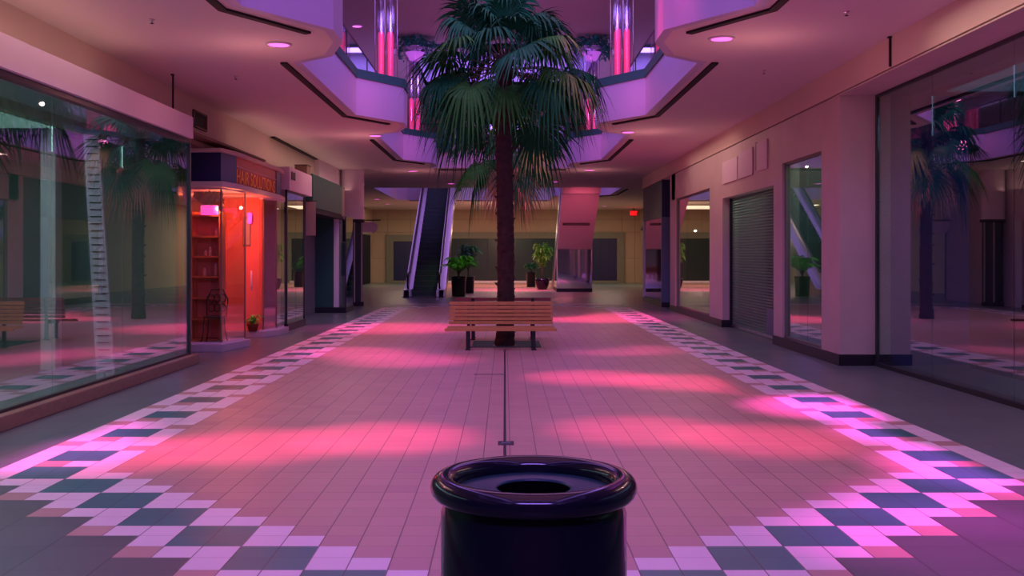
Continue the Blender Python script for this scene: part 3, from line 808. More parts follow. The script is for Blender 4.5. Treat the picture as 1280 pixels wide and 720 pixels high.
# sign box further along
t = root('shop_fascia', (5.1, 35.0, 2.9), 'grey-green fascia box with a navy end above the right glass corner', 'shop sign')
MB().box(XR, 5.32, 32.9, 37.3, 2.90, 4.07).build('sign_board', M['greenp'], t)
MB().box(XR, 5.6, 32.86, 32.9, 2.90, 4.10).build('end_panel', M['navy'], t)
struct(MB().box(5.3, 5.6, 31.2, 32.9, 0, CH).box(5.6, 5.7, 32.9, 38, 0, CH), 'wall_right_recess', M['interior'])
struct(MB().box(5.1, 8.3, 37.4, 37.5, 0, CH), 'wall_right_return', M['pinkfascia'])
trim(MB().box(XR, 5.4, 32.9, 37.4, 0, .16), M['base'])
trim(MB().box(XR, 5.10, 37.2, 37.4, .16, 2.9), M['white'])
w = struct(MB().box(XR + .03, XR + .06, 32.94, 37.2, .16, .2), 'window_9', M['frame'])
MB().box(XR + .04, XR + .05, 32.95, 37.2, .2, 2.9).build('glass_pane', M['glassr'], w)
t = MB().box(XR, 5.32, 32.88, 33.0, .16, 2.9).build('tiled_pilaster', M['slate']); tag(t, 'dark tiled pilaster under the navy end of the right fascia box', 'pilaster')
struct(MB().box(8.3, 8.45, 37.4, 63, 0, CH), 'wall_court_right', M['farwall'])
# ------------------------------------------------------------------ far wall
def fx(px): return (px - VX) / F * 63
def fz(py): return EYE + (VY - py) / F * 63
struct(MB().box(-8.3, 8.45, 63, 63.2, 0, CH), 'wall_back', M['farwall'])
pn = MB()
for x in (-7.2, -5.8, 8.0, 7.2): pn.box(x - .01, x + .01, 62.99, 63, 0, CH)
for z in (1.5, 3.1, 3.9): pn.box(-8.15, 8.3, 62.99, 63, z - .008, z + .008)
trim(pn, M['cardbrown'])
def opening(n, xa, xb, top, fw, m, nx):
    f = MB(); zb = .14
    f.box(xa - fw, xa, 62.86, 63, 0, top + fw * .9).box(xb, xb + fw, 62.86, 63, 0, top + fw * .9).box(xa, xb, 62.86, 63, top, top + fw * .9)
    f.box(xa, xb, 62.86, 63, 0, zb)
    w = struct(f, 'window_%d' % n, M['gframe'])
    step = (xb - xa) / nx
    for i in range(nx):
        MB().box(xa + i * step + .015, xa + (i + 1) * step - .015, 62.93, 62.96, zb, top).build('glass_pane', m, w)
    for i in range(1, nx):
        MB().box(xa + i * step - .015, xa + i * step + .015, 62.92, 62.97, zb, top).build('mullion', M['interior2'], w)
opening(10, fx(492), fx(520), 2.55, .45, M['navy'], 2)
opening(11, fx(553), fx(703), 2.72, .42, M['darkgreen'], 8)
opening(12, fx(740), fx(771), 2.72, .45, M['navy'], 3)
trim(MB().box(-3.9, 3.6, 62.6, 62.86, 0, .13), M['white'])
# exit sign and little bracket lamp
t = root('exit_sign', (7.6, 60.5, 4.0), 'small glowing red exit sign under the far right ceiling', 'sign')
ex, ey, ez = 7.62, 60.5, 4.18
MB().box(ex - .24, ex + .24, ey, ey + .06, ez - .16, ez + .16).build('housing', M['redsign'], t, bevel=.02)
text_mesh('EXIT', M['exit'], 'lettering', t, (ex - .20, ey - .004, ez - .11), (1, 0, 0), .40, .22, .004)
MB().box(ex - .02, ex + .02, ey + .02, ey + .04, ez + .16, CH).build('stem', M['blackm'], t)
t = root('wall_lamp', (8.2, 58.5, 3.4), 'small dark bracket fitting on the far right side wall', 'lamp')
MB().tube([(8.3, 58.5, 3.5), (8.0, 58.45, 3.45), (7.85, 58.4, 3.3)], .03).build('arm', M['blackm'], t)
MB().lathe(7.85, 58.4, [(0, 3.32), (.10, 3.25), (.12, 3.12), (0, 3.12)], 12).build('head', M['blackm'], t)

# ------------------------------------------------------------------ escalators
def escalator(name, xc, yb, d, label, dark=False):
    """yb: near/low edge of the comb plate; d=+1 climbs away from the camera, -1 climbs towards it"""
    t = root(name, (xc, yb, 0), label, 'escalator')
    hw = .50; ow = .83; tan = math.tan(R(30))
    s0 = yb + d * 1.05                       # where the slope begins
    run = SLAB / tan; s1 = s0 + d * run
    top_end = s1 + d * (1.6 if d > 0 else .6)
    Y = lambda a: s0 + d * a
    # steps
    n = 24; dz = SLAB / n; dy = run / n
    for i in range(n):
        st = MB(); a0 = Y(i * dy); a1 = Y((i + 1) * dy)
        st.prism_x([(a0, i * dz - .1), (a0, (i + 1) * dz - .008), (a0 + d * .02, (i + 1) * dz), (a1 + d * .01, (i + 1) * dz), (a1 + d * .01, i * dz - .1)] if d > 0 else
                   [(a0, i * dz - .1), (a0, (i + 1) * dz), (a1 - .01, (i + 1) * dz), (a1 - .01, i * dz - .1)], xc - hw, xc + hw)
        st.box(xc - hw, xc + hw, min(a0, a0 - d * .012), max(a0, a0 - d * .012), (i + 1) * dz - .02, (i + 1) * dz - .004)
        st.build('step', M['step'], t)
    MB().box(xc - ow, xc + ow, min(yb, s0), max(yb, s0), 0, .02).build('comb_plate', M['step'], t)
    MB().box(xc - hw, xc + hw, min(s1, top_end), max(s1, top_end), SLAB - .05, SLAB + .002).build('top_plate', M['step'], t)
    low = yb + d * .35
    for s in (-1, 1):
        xi, xo = xc + s * hw, xc + s * ow
        line = lambda h, extra=0: [(low, h if False else h), (Y(.15), h), (s1, SLAB + h), (top_end, SLAB + h)]
        # skirt/deck
        MB().prism_x([(low, 0), (low, .30), (Y(0), .32), (s1, SLAB + .30), (top_end, SLAB + .30), (top_end, SLAB - .25), (s1, SLAB - .25), (Y(.2), 0)], xi, xi + s * .10).build('skirt', M['steel'], t)
        MB().prism_x([(low, .0), (low, .30), (Y(0), .32), (s1, SLAB + .30), (top_end, SLAB + .30), (top_end, SLAB - .25), (s1, SLAB - .25), (Y(.9), 0)], xo - s * .04, xo).build('side_cladding', M['steel'], t)
        MB().prism_x([(low, .28), (low, .30), (Y(0), .33), (s1, SLAB + .31), (top_end, SLAB + .31), (top_end, SLAB + .28), (s1, SLAB + .28), (Y(0), .30)], xi + s * .10, xo - s * .04).build('deck_plate', M['steel'], t)
        xm = xc + s * (hw + .13)
        MB().prism_x([(low, .30), (low - d * .15, .62), (low, .90), (Y(0), .95), (s1, SLAB + .92), (top_end, SLAB + .92), (top_end, SLAB + .31), (s1, SLAB + .31), (Y(0), .33)], xm - .012, xm + .012).build('balustrade_panel', M['steelv'], t)
        MB().tube([(xm, low + d * .05, .34), (xm, low - d * .13, .42), (xm, low - d * .22, .62), (xm, low - d * .14, .84), (xm, low + d * .05, .94), (xm, Y(.05), .99), (xm, s1, SLAB + .97), (xm, top_end, SLAB + .96)], .042, 10).build('handrail', M['rubber'], t)
    u = .70
    MB().prism_x([(Y(1.3), .0), (s1 - d * .4, SLAB - u - .22), (top_end, SLAB - u), (top_end, SLAB - .06), (s1, SLAB - .10), (Y(.1), .0)] if False else
                 [(Y(1.25), .01), (s1, SLAB - u), (top_end, SLAB - u), (top_end, SLAB - .26), (s1, SLAB - .26), (Y(.5), .01)], xc - ow + .04, xc + ow - .04).build('underside', M['pinkfascia'], t)
    return t, Y, s1
M['steelv'] = mat('balustrade_metal', (.62, .60, .74), .35, .7, var=.10, scale=5)
escalator('escalator', -3.24, 40.6, 1, 'escalator rising away on the left with dark steps and violet-lit balustrades')
t2, Y2, s12 = escalator('escalator', 3.20, 52.8, -1, 'escalator on the right seen from below with its smooth pink underside')
# black slot across the underside and mirror enclosure
def under(y): return (SLAB - .70) - (y - s12) * math.tan(R(30)) * 1.0
o = MB()
yy = 45.2; zu = .01 + (SLAB - .71) * ((51.75 - 1.25) - yy) / ((51.75 - 1.25) - s12)
MB().box(2.55, 3.75, yy - .06, yy + .06, zu - .07, zu + .03).build('underside_slot', M['blackm'], t2)
t = root('mirror_enclosure', (3.2, 48.2, 0), 'mirror-clad box on a black base closing off under the right escalator', 'enclosure')
def zun(y): return .01 + (SLAB - .71) * (50.5 - y) / (50.5 - s12)
yf = 47.1
MB().prism_x([(yf, .16), (yf, zun(yf) - .02), (49.9, zun(49.9) - .02 if zun(49.9) > .2 else .18), (49.9, .16)], 2.40, 4.00).build('mirror_panel', M['mirror'], t)
MB().box(2.38, 4.02, yf - .03, 50.2, 0, .16).build('base', M['base'], t)
for x in (2.38, 3.98): MB().box(x, x + .04, yf - .03, yf, .16, zun(yf) - .02).build('corner_trim', M['white'], t)

# ------------------------------------------------------------------ acrylic light columns with planter bowls
def bowl_column(x, y, label, grp='clear acrylic light columns on the balcony bays'):
    z0 = BT - .02
    t = root('light_column', (x, y, z0), label, 'light column', grp)
    MB().lathe(x, y, [(0, z0), (.26, z0), (.26, z0 + .05), (0, z0 + .05)], 24).build('base', M['steel'], t)
    for k in range(4):
        a = PI / 4 + k * PI / 2; cx_, cy_ = x + .145 * math.cos(a), y + .145 * math.sin(a)
        MB().lathe(cx_, cy_, [(.085, z0 + .05), (.085, 7.75)], 16).build('clear_tube', M['acryl'], t)
        n_ = MB().lathe(cx_, cy_, [(0, z0 + .06), (.055, z0 + .06), (.055, 6.55), (.0, 6.6)], 14).build('neon_tube', M['neon'], t)
        MB().tube([(x + .245 * math.cos(a + PI / 4), y + .245 * math.sin(a + PI / 4), z0 + .05), (x + .245 * math.cos(a + PI / 4), y + .245 * math.sin(a + PI / 4), 7.75)], .012, 6).build('corner_rod', M['steel'], t)
    b = MB().lathe(x, y, [(.20, 7.72), (.26, 7.78), (.34, 7.95), (.42, 8.16), (.43, 8.18), (.40, 8.17), (.0, 8.05)], 24).build('bowl', M['acryl'], t)
    MB().lathe(x, y, [(.0, 7.74), (.16, 7.78), (.27, 7.98), (.30, 8.02), (0, 8.04)], 20).build('bowl_light', M['bowlglow'], t)
    return t
c0 = bowl_column(-2.62, 22.6, 'nearer left acrylic column glowing pink, standing on the second balcony bay')
for (x, y, lab) in ((2.55, 22.3, 'nearer right acrylic column glowing pink, standing on the second balcony bay'),
                    (-2.82, 32.1, 'farther left acrylic column with pink foot, left of the palm crown'),
                    (2.72, 32.1, 'farther right acrylic column partly behind palm tips'),
                    (-2.62, 13.6, 'closest left acrylic column, above the frame on the first bay'),
                    (2.50, 13.6, 'closest right acrylic column, above the frame on the first bay')):
    if y == 13.6: continue
    c = copy_tree(c0); c.location = (x, y, BT - .02); c['label'] = lab
rnd = random.Random(3)
def fernmesh(x, y, z, label, rad=(.62, .6, .42), n=420, name='hanging_fern', grp='bushy ferns in the column bowls'):
    t = root(name, (x, y, z), label, 'plant', grp)
    f = MB(); leafblob(f, (x, y, z), rad, n, .16, rnd)
    for k in range(10):
        a = rnd.uniform(0, 2 * PI); x1, y1 = x + .55 * math.cos(a), y + .5 * math.sin(a)
        for j in range(9):
            leafblob(f, (x1 + rnd.uniform(-.05, .05), y1, z - .04 - j * .045), (.09, .09, .05), 3, .11, rnd)
    f.build('leaves', M['fern'], t)
    st = MB()
    for k in range(8):
        a = k * .8; st.tube([(x, y, z - .12), (x + .25 * math.cos(a), y + .25 * math.sin(a), z + .2), (x + .5 * math.cos(a), y + .5 * math.sin(a), z + .05)], .008, 5)
    st.build('stems', M['stem'], t)
fernmesh(-2.82, 32.1, 8.28, 'bushy fern atop the farther left acrylic column')
fernmesh(2.72, 32.1, 8.28, 'bushy fern atop the farther right acrylic column')
fernmesh(-2.62, 22.6, 8.28, 'bushy fern atop the nearer left acrylic column')
fernmesh(2.55, 22.3, 8.28, 'bushy fern atop the nearer right acrylic column')
# trailing vines on the footbridge face
def vine(x, w, label, L=.35):
    t = root('trailing_vine', (x, 33.0, BT - .1), label, 'plant', 'vines trailing over the footbridge face')
    f = MB(); s = MB()
    for k in range(12):
        xx = x + rnd.uniform(-w, w); ll = rnd.uniform(.1, L)
        s.tube([(xx, 33.02, CT), (xx, 32.92, CT - .1), (xx + rnd.uniform(-.08, .08), 32.9, CT - .1 - ll)], .006, 4)
        for j in range(int(ll / .05) + 1): leafblob(f, (xx + rnd.uniform(-.04, .04), 32.9, CT - .08 - j * .05), (.07, .04, .04), 4, .11, rnd)
    f.build('leaves', M['fern'], t); s.build('stems', M['stem'], t)
vine(-1.95, .25, 'dark leafy vine trailing at the left end of the footbridge', .5)
vine(-.85, .4, 'dark leafy vine hanging left of the palm trunk on the footbridge', .25)
vine(1.55, .22, 'dark leafy vine trailing at the right end of the footbridge', .55)
vine(.65, .35, 'dark leafy vine hanging right of the palm trunk on the footbridge', .2)

# ------------------------------------------------------------------ palms
def frond_mesh(base, az, el, pet, fan, droop, rnd, nseg=36):
    d = Vector((math.cos(az) * math.cos(el), math.sin(az) * math.cos(el), math.sin(el)))
    side = Vector((-math.sin(az), math.cos(az), 0))
    side = Matrix.Rotation(rnd.uniform(-.55, .55), 3, d) @ side
    # petiole bends down a little
    pts = []
    for i in range(6):
        s = i / 5; pts.append(Vector(base) + d * pet * s + Vector((0, 0, -.16 * pet * s * s * (1 + droop))))
    c = pts[-1]; t = (pts[-1] - pts[-2]).normalized()
    nrm = side.cross(t).normalized()
    if nrm.z < 0: nrm = -nrm
    mb = MB(); st = MB()
    st.tube(pts, [.022, .018, .015, .013, .012, .010], 5)
    # midrib thrust into the fan
    span = R(250); da = span / nseg
    for k in range(nseg):
        a = -span / 2 + da * (k + .5) + rnd.uniform(-.02, .02)
        L = fan * (.72 + .28 * math.cos(a * .55)) * rnd.uniform(.88, 1.08)
        dr = (t * math.cos(a) + side * math.sin(a)).normalized()
        sd = nrm.cross(dr).normalized()
        vs = []; T = (0.03, .25, .45, .62, .80, 1.0)
        g = droop * rnd.uniform(.75, 1.35)
        for s in T:
            fall = -g * L * (max(0, s - .35) ** 1.5) * 1.7
            horiz = 1 - .45 * g * max(0, s - .5)
            p = c + dr * (L * s * horiz) + nrm * (.05 * math.sin(PI * min(1, s * 1.6))) + Vector((0, 0, fall))
            hw = L * s * da * .52 if s < .5 else max(.0015, .45 * L * da * .52 * (1 - ((s - .45) / .55) ** 1.3))
            vs += [p - sd * hw, p - nrm * hw * .45, p + sd * hw]
        fs = [(i * 3 + j, i * 3 + j + 1, i * 3 + j + 4, i * 3 + j + 3) for i in range(len(T) - 1) for j in range(2)]
        mb.add(vs, fs)
    return mb, st
def palm(name, x, y, h_crown, nf, reach, label, seed, low, r0=.155, ndry=.1):
    rnd = random.Random(seed)
    t = root(name, (x, y, 0), label, 'palm tree', 'potted indoor fan palms')
    # trunk with rough leaf-scar rings
    mb = MB(); prof = []; seg = 20; nr = int(h_crown / .045)
    vs = []; fs = []
    for i in range(nr + 1):
        z = h_crown * i / nr; ph = (z / .13) % 1
        base = r0 * (1.22 - .22 * min(1, z / .35)) * (1 - .10 * z / h_crown)
        wob = .02 * math.sin(z * 1.1)
        for k in range(seg):
            a = 2 * PI * k / seg
            rr = base * (1 + .13 * ph * abs(math.sin(a * 2.5 + int(z / .13) * 1.9)) + rnd.uniform(-.03, .03))
            vs.append((x + wob + rr * math.cos(a), y + rr * math.sin(a), z))
    for i in range(nr):
        for k in range(seg):
            k2 = (k + 1) % seg; fs.append((i * seg + k, i * seg + k2, (i + 1) * seg + k2, (i + 1) * seg + k))
    mb.add(vs, fs)
    # leaf stubs
    for i in range(int(h_crown / .10)):
        a = i * 2.4; z = .2 + i * .10
        if z > h_crown - .1: break
        c = Vector((x + r0 * .93 * math.cos(a), y + r0 * .93 * math.sin(a), z)); d = Vector((math.cos(a), math.sin(a), .9)).normalized()
        s = Vector((-math.sin(a), math.cos(a), 0))
        mb.add([c - s * .05, c + s * .05, c + d * .085 + s * .018, c + d * .085 - s * .018, c - s * .04 + Vector((0, 0, .06)), c + s * .04 + Vector((0, 0, .06))], [(0, 1, 2, 3), (4, 5, 2, 3), (0, 3, 4), (1, 5, 2)])
    mb.build('trunk', M['trunk'], t)
    for i in range(nf):
        u = (i + .5) / nf
        el = R(84) - (R(84) + R(low)) * (u ** 1.05) + rnd.uniform(-.16, .16)
        az = i * 2.39996 + rnd.uniform(-.2, .2)
        base = (x + .06 * math.cos(az), y + .06 * math.sin(az), h_crown - .10 - .28 * u + rnd.uniform(-.05, .05))
        droop = .45 + .6 * rnd.random() - .25 * (1 - u)
        pet = reach * (.46 + .24 * rnd.random()); fan = reach * (.46 + .16 * rnd.random())
        if u > .8: pet *= .85
        f, s = frond_mesh(base, az, el, pet, fan, droop, rnd)
        dry = u > 1 - ndry
        m_ = M['leafdry'] if dry else (M['leaf2'] if (u > .42 and i % 2 == 0) else M['leaf'])
        fo = f.build('frond', m_, t)
        if dry: fo['label'] = 'dry tan frond'
        s.build('petiole', M['stem'], fo)
    return t
palm('fan_palm', 0.0, 18.9, 5.35, 38, 1.85, 'tall dark green fan palm rising behind the slatted bench', 11, 26, ndry=.0)
palm('fan_palm', 0.02, 27.0, 4.9, 30, 1.6, 'second fan palm farther back, hidden behind the first trunk, with drooping tan fronds', 23, 70, ndry=.14)

# ------------------------------------------------------------------ benches
def bench(name, xc, yf, L, d, m, label, back=True):
    """d=+1: front edge at yf facing the camera; -1: turned away"""
    t = root(name, (xc, yf, 0), label, 'bench')
    Yd = lambda a: yf + d * a
    for i in range(5):
        a = .0 + i * .095
        w_ = L if i else L + .06
        y0, y1 = sorted((Yd(a), Yd(a + .082)))
        z = .385 + .004 * i - (.0)
        mb = MB().box(xc - w_ / 2, xc + w_ / 2, y0, y1, z - (.045 if i == 0 else .03), z)
        mb.build('seat_slat', m, t, bevel=.006)
    for i in range(6):
        z0 = .43 + i * .068; a = .47 + i * .016
        y0, y1 = sorted((Yd(a), Yd(a + .026)))
        MB().box(xc - L / 2 + .02, xc + L / 2 - .02, y0, y1, z0, z0 + (.055 if i < 5 else .062)).build('back_slat', m, t, bevel=.005)
    for s in (-1, 1):
        x = xc + s * L * .305
        fr = MB()
        def bar(p, q, r_=.022, w=.028):
            (a0, z0), (a1, z1) = p, q
            fr.add([(x - w, Yd(a0), z0 - r_), (x + w, Yd(a0), z0 - r_), (x + w, Yd(a0), z0 + r_), (x - w, Yd(a0), z0 + r_), (x - w, Yd(a1), z1 - r_), (x + w, Yd(a1), z1 - r_), (x + w, Yd(a1), z1 + r_), (x - w, Yd(a1), z1 + r_)],
                   [(0, 1, 2, 3), (7, 6, 5, 4), (0, 4, 5, 1), (1, 5, 6, 2), (2, 6, 7, 3), (3, 7, 4, 0)])
        bar((.02, .325), (.50, .34)); fr.build('seat_support', M['blackm'], t, fixn=True)
        fr = MB(); fr.add([(x - .028, Yd(.495), .33), (x + .028, Yd(.495), .33), (x + .028, Yd(.53), .33), (x - .028, Yd(.53), .33), (x - .028, Yd(.585), .82), (x + .028, Yd(.585), .82), (x + .028, Yd(.61), .82), (x - .028, Yd(.61), .82)],
                          [(0, 1, 2, 3), (7, 6, 5, 4), (0, 4, 5, 1), (1, 5, 6, 2), (2, 6, 7, 3), (3, 7, 4, 0)]); fr.build('back_support', M['blackm'], t, fixn=True)
        for a in (.07, .50):
            y0, y1 = sorted((Yd(a), Yd(a + .055)))
            lg = MB().box(x - .03, x + .03, y0, y1, .02, .335); lg.box(x - .045, x + .045, y0 - .01, y1 + .01, 0, .02)
            lg.build('leg', M['blackm'], t, bevel=.004)
    return t
bench('slatted_bench', -.07, 17.85, 1.90, 1, M['wood'], 'orange-brown slatted wooden bench facing the camera in front of the palm')
bench('slatted_bench', -.04, 20.15 + .5, 1.92, -1, M['woodred'], 'dark red slatted bench back-to-back behind the palm trunk')

# ------------------------------------------------------------------ big black bin
t = root('litter_bin', (.087, 3.1, 0), 'round glossy black litter bin with rolled rim in the foreground', 'bin')
bx_, by_ = .087, 3.1
bt = []
MB().lathe(bx_, by_, [(0, .0), (.262, .0), (.268, .02), (.268, .10), (.276, .12), (.281, .5), (.280, .88), (.268, .915)], 72).build('body', M['black'], t)
rim = [(.272 + .040 * math.cos(a), .956 + .038 * math.sin(a)) for a in [2 * PI * i / 24 for i in range(25)]]
MB().lathe(bx_, by_, rim, 72).build('rim', M['black'], t)
MB().lathe(bx_, by_, [(.245, .945), (.120, .952), (.112, .950), (.111, .944)], 64).build('top_plate', M['candisc'], t)
MB().lathe(bx_, by_, [(.1105, .945), (.1105, .30), (0, .30)], 40).build('liner', M['void'], t)

# ------------------------------------------------------------------ potted plants at the far end
def areca(name, x, y, potr, poth, ph, spread, m, potkind, label, seed, grp='black potted palms by the escalators'):
    rnd = random.Random(seed)
    t = root(name, (x, y, 0), label, 'potted plant', grp)
    if potkind == 'tall': pr = [(0, 0), (potr * .86, 0), (potr * .92, .03), (potr, poth * .9), (potr * 1.06, poth * .92), (potr * 1.06, poth), (potr * .95, poth), (potr * .93, poth - .05), (0, poth - .05)]
    else: pr = [(0, 0), (potr * .62, 0), (potr * .85, poth * .3), (potr, poth * .75), (potr * 1.02, poth), (potr * .94, poth), (potr * .9, poth - .05), (0, poth - .05)]
    MB().lathe(x, y, pr, 28).build('pot', M['black'], t)
    if ph <= 0: return t
    lf = MB(); st = MB()
    for k in range(38):
        a = rnd.uniform(0, 2 * PI); out = spread * rnd.uniform(.35, 1); h = ph * rnd.uniform(.55, 1)
        P = []
        for i in range(9):
            s = i / 8; P.append(Vector((x, y, poth - .05)) + Vector((math.cos(a) * out * s ** 1.5, math.sin(a) * out * s ** 1.5, h * math.sin(s * PI * .62) / math.sin(PI * .62) * (1 if s < .8 else 1) )))
        st.tube(P, [.010 * (1 - i / 10) for i in range(9)], 4)
        for i in range(3, 9):
            tdir = (P[i] - P[i - 1]).normalized(); sd = tdir.cross(Vector((0, 0, 1))).normalized()
            for sg in (-1, 1):
                for q in (0, .5):
                    p = P[i] - (P[i] - P[i - 1]) * q; L = .28 * (1 - abs(i - 5) / 8)
                    d = (sd * sg + tdir * .7 + Vector((0, 0, -.25))).normalized()
                    w_ = Vector((0, 0, 1)).cross(d).normalized() * .026
                    lf.add([p, p + d * L * .5 + w_, p + d * L + Vector((0, 0, -.05)), p + d * L * .5 - w_], [(0, 1, 2, 3)])
    lf.build('leaves', m, t); st.build('stems', M['stem'], t)
    return t
areca('potted_palm', -1.88, 41.7, .30, .82, .85, .75, M['areca'], 'tall', 'tall black pot with yellow-green palm, right beside the rising escalator', 5)
areca('potted_palm', -1.62, 45.4, .27, .74, 1.35, .60, M['arecad'], 'tall', 'dark green potted palm standing behind the yellow-green one', 6)
areca('potted_palm', 1.84, 50.3, .35, .56, 1.65, .50, M['areca'], 'bowl', 'bowl-shaped black pot with feathery palm left of the mirror box', 8)
areca('potted_palm', 1.40, 54.4, .26, .80, .5, .35, M['arecad'], 'tall', 'slim black pot just behind the bowl-shaped one', 9)
t = root('post_stand', (2.2, 56, 0), 'thin pale upright post stand in front of the green glazed wall', 'post')
MB().tube([(4.35 - 0.0, 58, .02), (4.35, 58, 1.1)], .02).build('pole', M['white'], t)
MB().lathe(4.35, 58, [(0, 0), (.14, 0), (.14, .02), (0, .03)], 16).build('base', M['white'], t)

# ------------------------------------------------------------------ lights
def area(name, loc, sx, sy, col, power, rot=(0, 0, 0), spread=PI):
    l = bpy.data.lights.new(name, 'AREA'); l.shape = 'RECTANGLE'; l.size = sx; l.size_y = sy; l.color = col; l.energy = power
    l.spread = spread
    o = bpy.data.objects.new(name, l); o.location = loc; o.rotation_euler = rot; link(o); return o
def spot(name, loc, tgt, col, power, ang, blend=.8, r=.25):
    l = bpy.data.lights.new(name, 'SPOT'); l.color = col; l.energy = power; l.spot_size = R(ang); l.spot_blend = blend; l.shadow_soft_size = r
    o = bpy.data.objects.new(name, l); o.location = loc
    d = Vector(tgt) - Vector(loc); o.rotation_euler = d.to_track_quat('-Z', 'Y').to_euler(); link(o); return o
def point(name, loc, col, power, r=.1):
    l = bpy.data.lights.new(name, 'POINT'); l.color = col; l.energy = power; l.shadow_soft_size = r
    o = bpy.data.objects.new(name, l); o.location = loc; link(o); return o
PINK = (1, .06, .30); MAG = (1, .07, .72); PUR = (.42, .20, 1.0); WARM = (1, .70, .52); NEUT = (.85, 1, .90)
# coves in the skylight wells
area('skylight_cove', (0, 4, 9.9), 5.6, 10, (.86, .28, .55), 370)
area('skylight_cove', (0, 19, 9.9), 5.6, 12, (.80, .30, .75), 560)
area('skylight_cove_far', (0, 37.5, 9.9), 5.6, 8, (.42, .22, 1), 1500)
area('court_cove', (-.3, 47.5, 8.4), 9, 8, (.62, .30, 1), 520)
# violet wash on the bulkheads from above the camera
area('violet_wash', (0, -3.5, 7.4), 5, 1.2, (.36, .18, 1), 1700, (R(84), 0, 0))
for y in (16, 25):
    area('violet_wash', (0, y, 8.3), 2, .6, (.36, .18, 1), 300, (R(60), 0, 0))
for sx in (-1, 1): area('violet_wash', (sx * 3.0, 12, 8.3), .4, 28, (.40, .20, 1), 420, (0, R(sx * 50), 0))
# added upward fill over the shopfront ledges, in place of floor bounce
for (x, y, l, p) in ((-5.15, 6, 16, 60), (-5.2, 27.5, 14, 45)):
    area('ledge_fill', (x, y, 3.80), .3, l, (1, .55, .48), p * .6, (R(180), 0, 0))
# added ambient fill for the lower hall and the far court
for (x, y) in ((-4.2, 9), (4.4, 9), (-4.2, 27), (4.2, 25)):
    area('aisle_fill', (x, y, 4.42), .5, 6, (1, .62, .54), 70)  # soft fill added over the aisles, without fittings
for (x, y) in ((-3.4, 13.8), (3.3, 13.4), (-3.4, 24.2), (3.3, 23.5), (-3.1, 34.3), (2.8, 33.9), (-3.9, 7), (3.9, 7)):
    point('ambient_fill', (x, y, 3.7), (1, .36, .38), 27, .02)  # added fill points hanging free, mostly near the downlights
area('court_fill', (-5.2, 57.5, 4.40), 3, 5, WARM, 330)  # warm fill added to brighten the far court
area('court_fill', (5.2, 57.5, 4.40), 3, 5, WARM, 330)
area('court_fill', (0, 58, 4.40), 5, 4, (1, .68, .48), 230)
point('court_ambient', (0, 55, 3), (1, .6, .4), 140, .03)
spot('plant_fill', (0, 44, 4.3), (-.2, 50, .8), (.5, 1, .3), 500, 90)  # green-tinted spots added to brighten the potted palms
spot('plant_fill', (-1.2, 37, 4.3), (-1.8, 42, .9), (.6, 1, .3), 330, 34)
# added fill inside the shops to brighten the views through the glass
area('shop_fill', (-6.6, 8, 3.4), 2, 12, (.72, .95, 1), 520)
area('shop_fill', (7.0, 8, 3.9), 2, 12, (.35, .50, 1), 260)
area('shop_fill', (5.8, 17.6, 3.5), .6, 2, (.7, 1, .8), 45)
area('shop_fill', (5.9, 21.5, 3.5), .6, 3, (.7, 1, .8), 90)
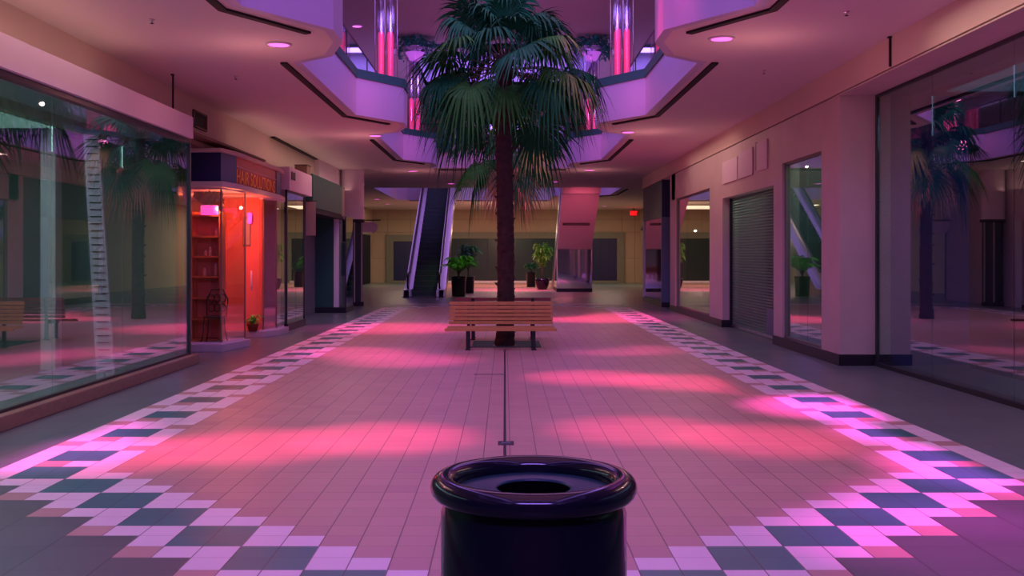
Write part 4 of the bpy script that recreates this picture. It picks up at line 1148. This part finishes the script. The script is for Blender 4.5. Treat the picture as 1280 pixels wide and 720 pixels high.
# coloured floods on the floor
def floods(name, pts, col, power, ang):
    for (x, y) in pts: spot(name, (x * .55, y - .4, 8.25), (x, y, 0), col, power, ang, 1, .12)
floods('pink_flood', [(-3.3, 8.5), (-2.2, 8.9), (-1.1, 9.3)], PINK, 9000, 15)
floods('pink_flood', [(1.2, 13.9), (2.3, 13.4), (3.3, 13.0)], PINK, 8000, 16)
floods('pink_flood', [(1.3, 9.7), (2.4, 9.2)], PINK, 7000, 15)
floods('magenta_flood', [(3.9, 8.0), (4.1, 9.6), (3.6, 11.2)], MAG, 20800, 16)
floods('magenta_flood', [(-3.9, 8.6), (-4.2, 9.6)], MAG, 9600, 14)
floods('magenta_flood', [(2.6, 6.0), (3.2, 6.8)], MAG, 7200, 16)
floods('pink_flood', [(-2.6, 17.5), (-1.6, 16.2)], (1, .08, .45), 6500, 19)
floods('pink_flood', [(2.0, 18.0)], (1, .08, .45), 4500, 20)
spot('pink_flood', (0, 24, 8.2), (2.8, 27.5, 0), PINK, 15300, 36, 1)
spot('pink_flood', (0, 24, 8.2), (-2.6, 23.5, 0), PINK, 11050, 32, 1)
spot('pink_flood', (.3, 44, 8.1), (.3, 50, 0), PINK, 16000, 34, 1)
spot('pink_flood', (0, 54, 4.3), (-.5, 57.5, 0), PINK, 1500, 90, 1)
spot('pink_flood', (-4, 54, 4.3), (-4.8, 54, 0), PINK, 900, 80, 1)
spot('pink_flood', (3.2, 38.5, 3.6), (3.2, 46.5, 3.1), (1, .12, .22), 1900, 40, 1)  # added spot on the escalator underside, in place of floor bounce
# neon glow by the balcony bays
for x in (-2.2, 2.1):
    for y in (21.6, 31): point('neon_glow', (x, y - 1.1, 4.9), (1, .15, .45), 18, .15)
# salon
point('salon_bulb', (-6.3, 19.6, 2.5), (1, .14, .06), 90, .03)
point('salon_bulb', (-4.98, 18.15, 2.55), (1, .22, .12), 60, .03)
point('salon_bulb', (-4.2, 19.8, 2.6), (1, .35, .2), 10, .03)
point('salon_bulb', (-5.3, 20.1, 2.4), (1, .12, .08), 80, .03)
point('exit_glow', (7.6, 60.2, 4.1), (1, .05, .05), 8, .05)

w = bpy.data.worlds.new('World'); S.world = w; w.use_nodes = True
w.node_tree.nodes['Background'].inputs[0].default_value = (.25, .18, .35, 1)
w.node_tree.nodes['Background'].inputs[1].default_value = .05

# ------------------------------------------------------------------ camera
cam = bpy.data.cameras.new('Camera'); co = bpy.data.objects.new('Camera', cam); link(co)
co.location = (0, 0, EYE); co.rotation_euler = (R(90), 0, 0)
cam.sensor_width = 36; cam.lens = 36 * F / 1280
cam.shift_x = (640 - VX) / 1280; cam.shift_y = (VY - 360) / 1280
cam.clip_start = .05; cam.clip_end = 200
S.camera = co
S.view_settings.view_transform = 'Standard'; S.view_settings.look = 'None'
S.view_settings.gamma = 1; S.view_settings.exposure = -1.08; S.view_settings.use_curve_mapping = False
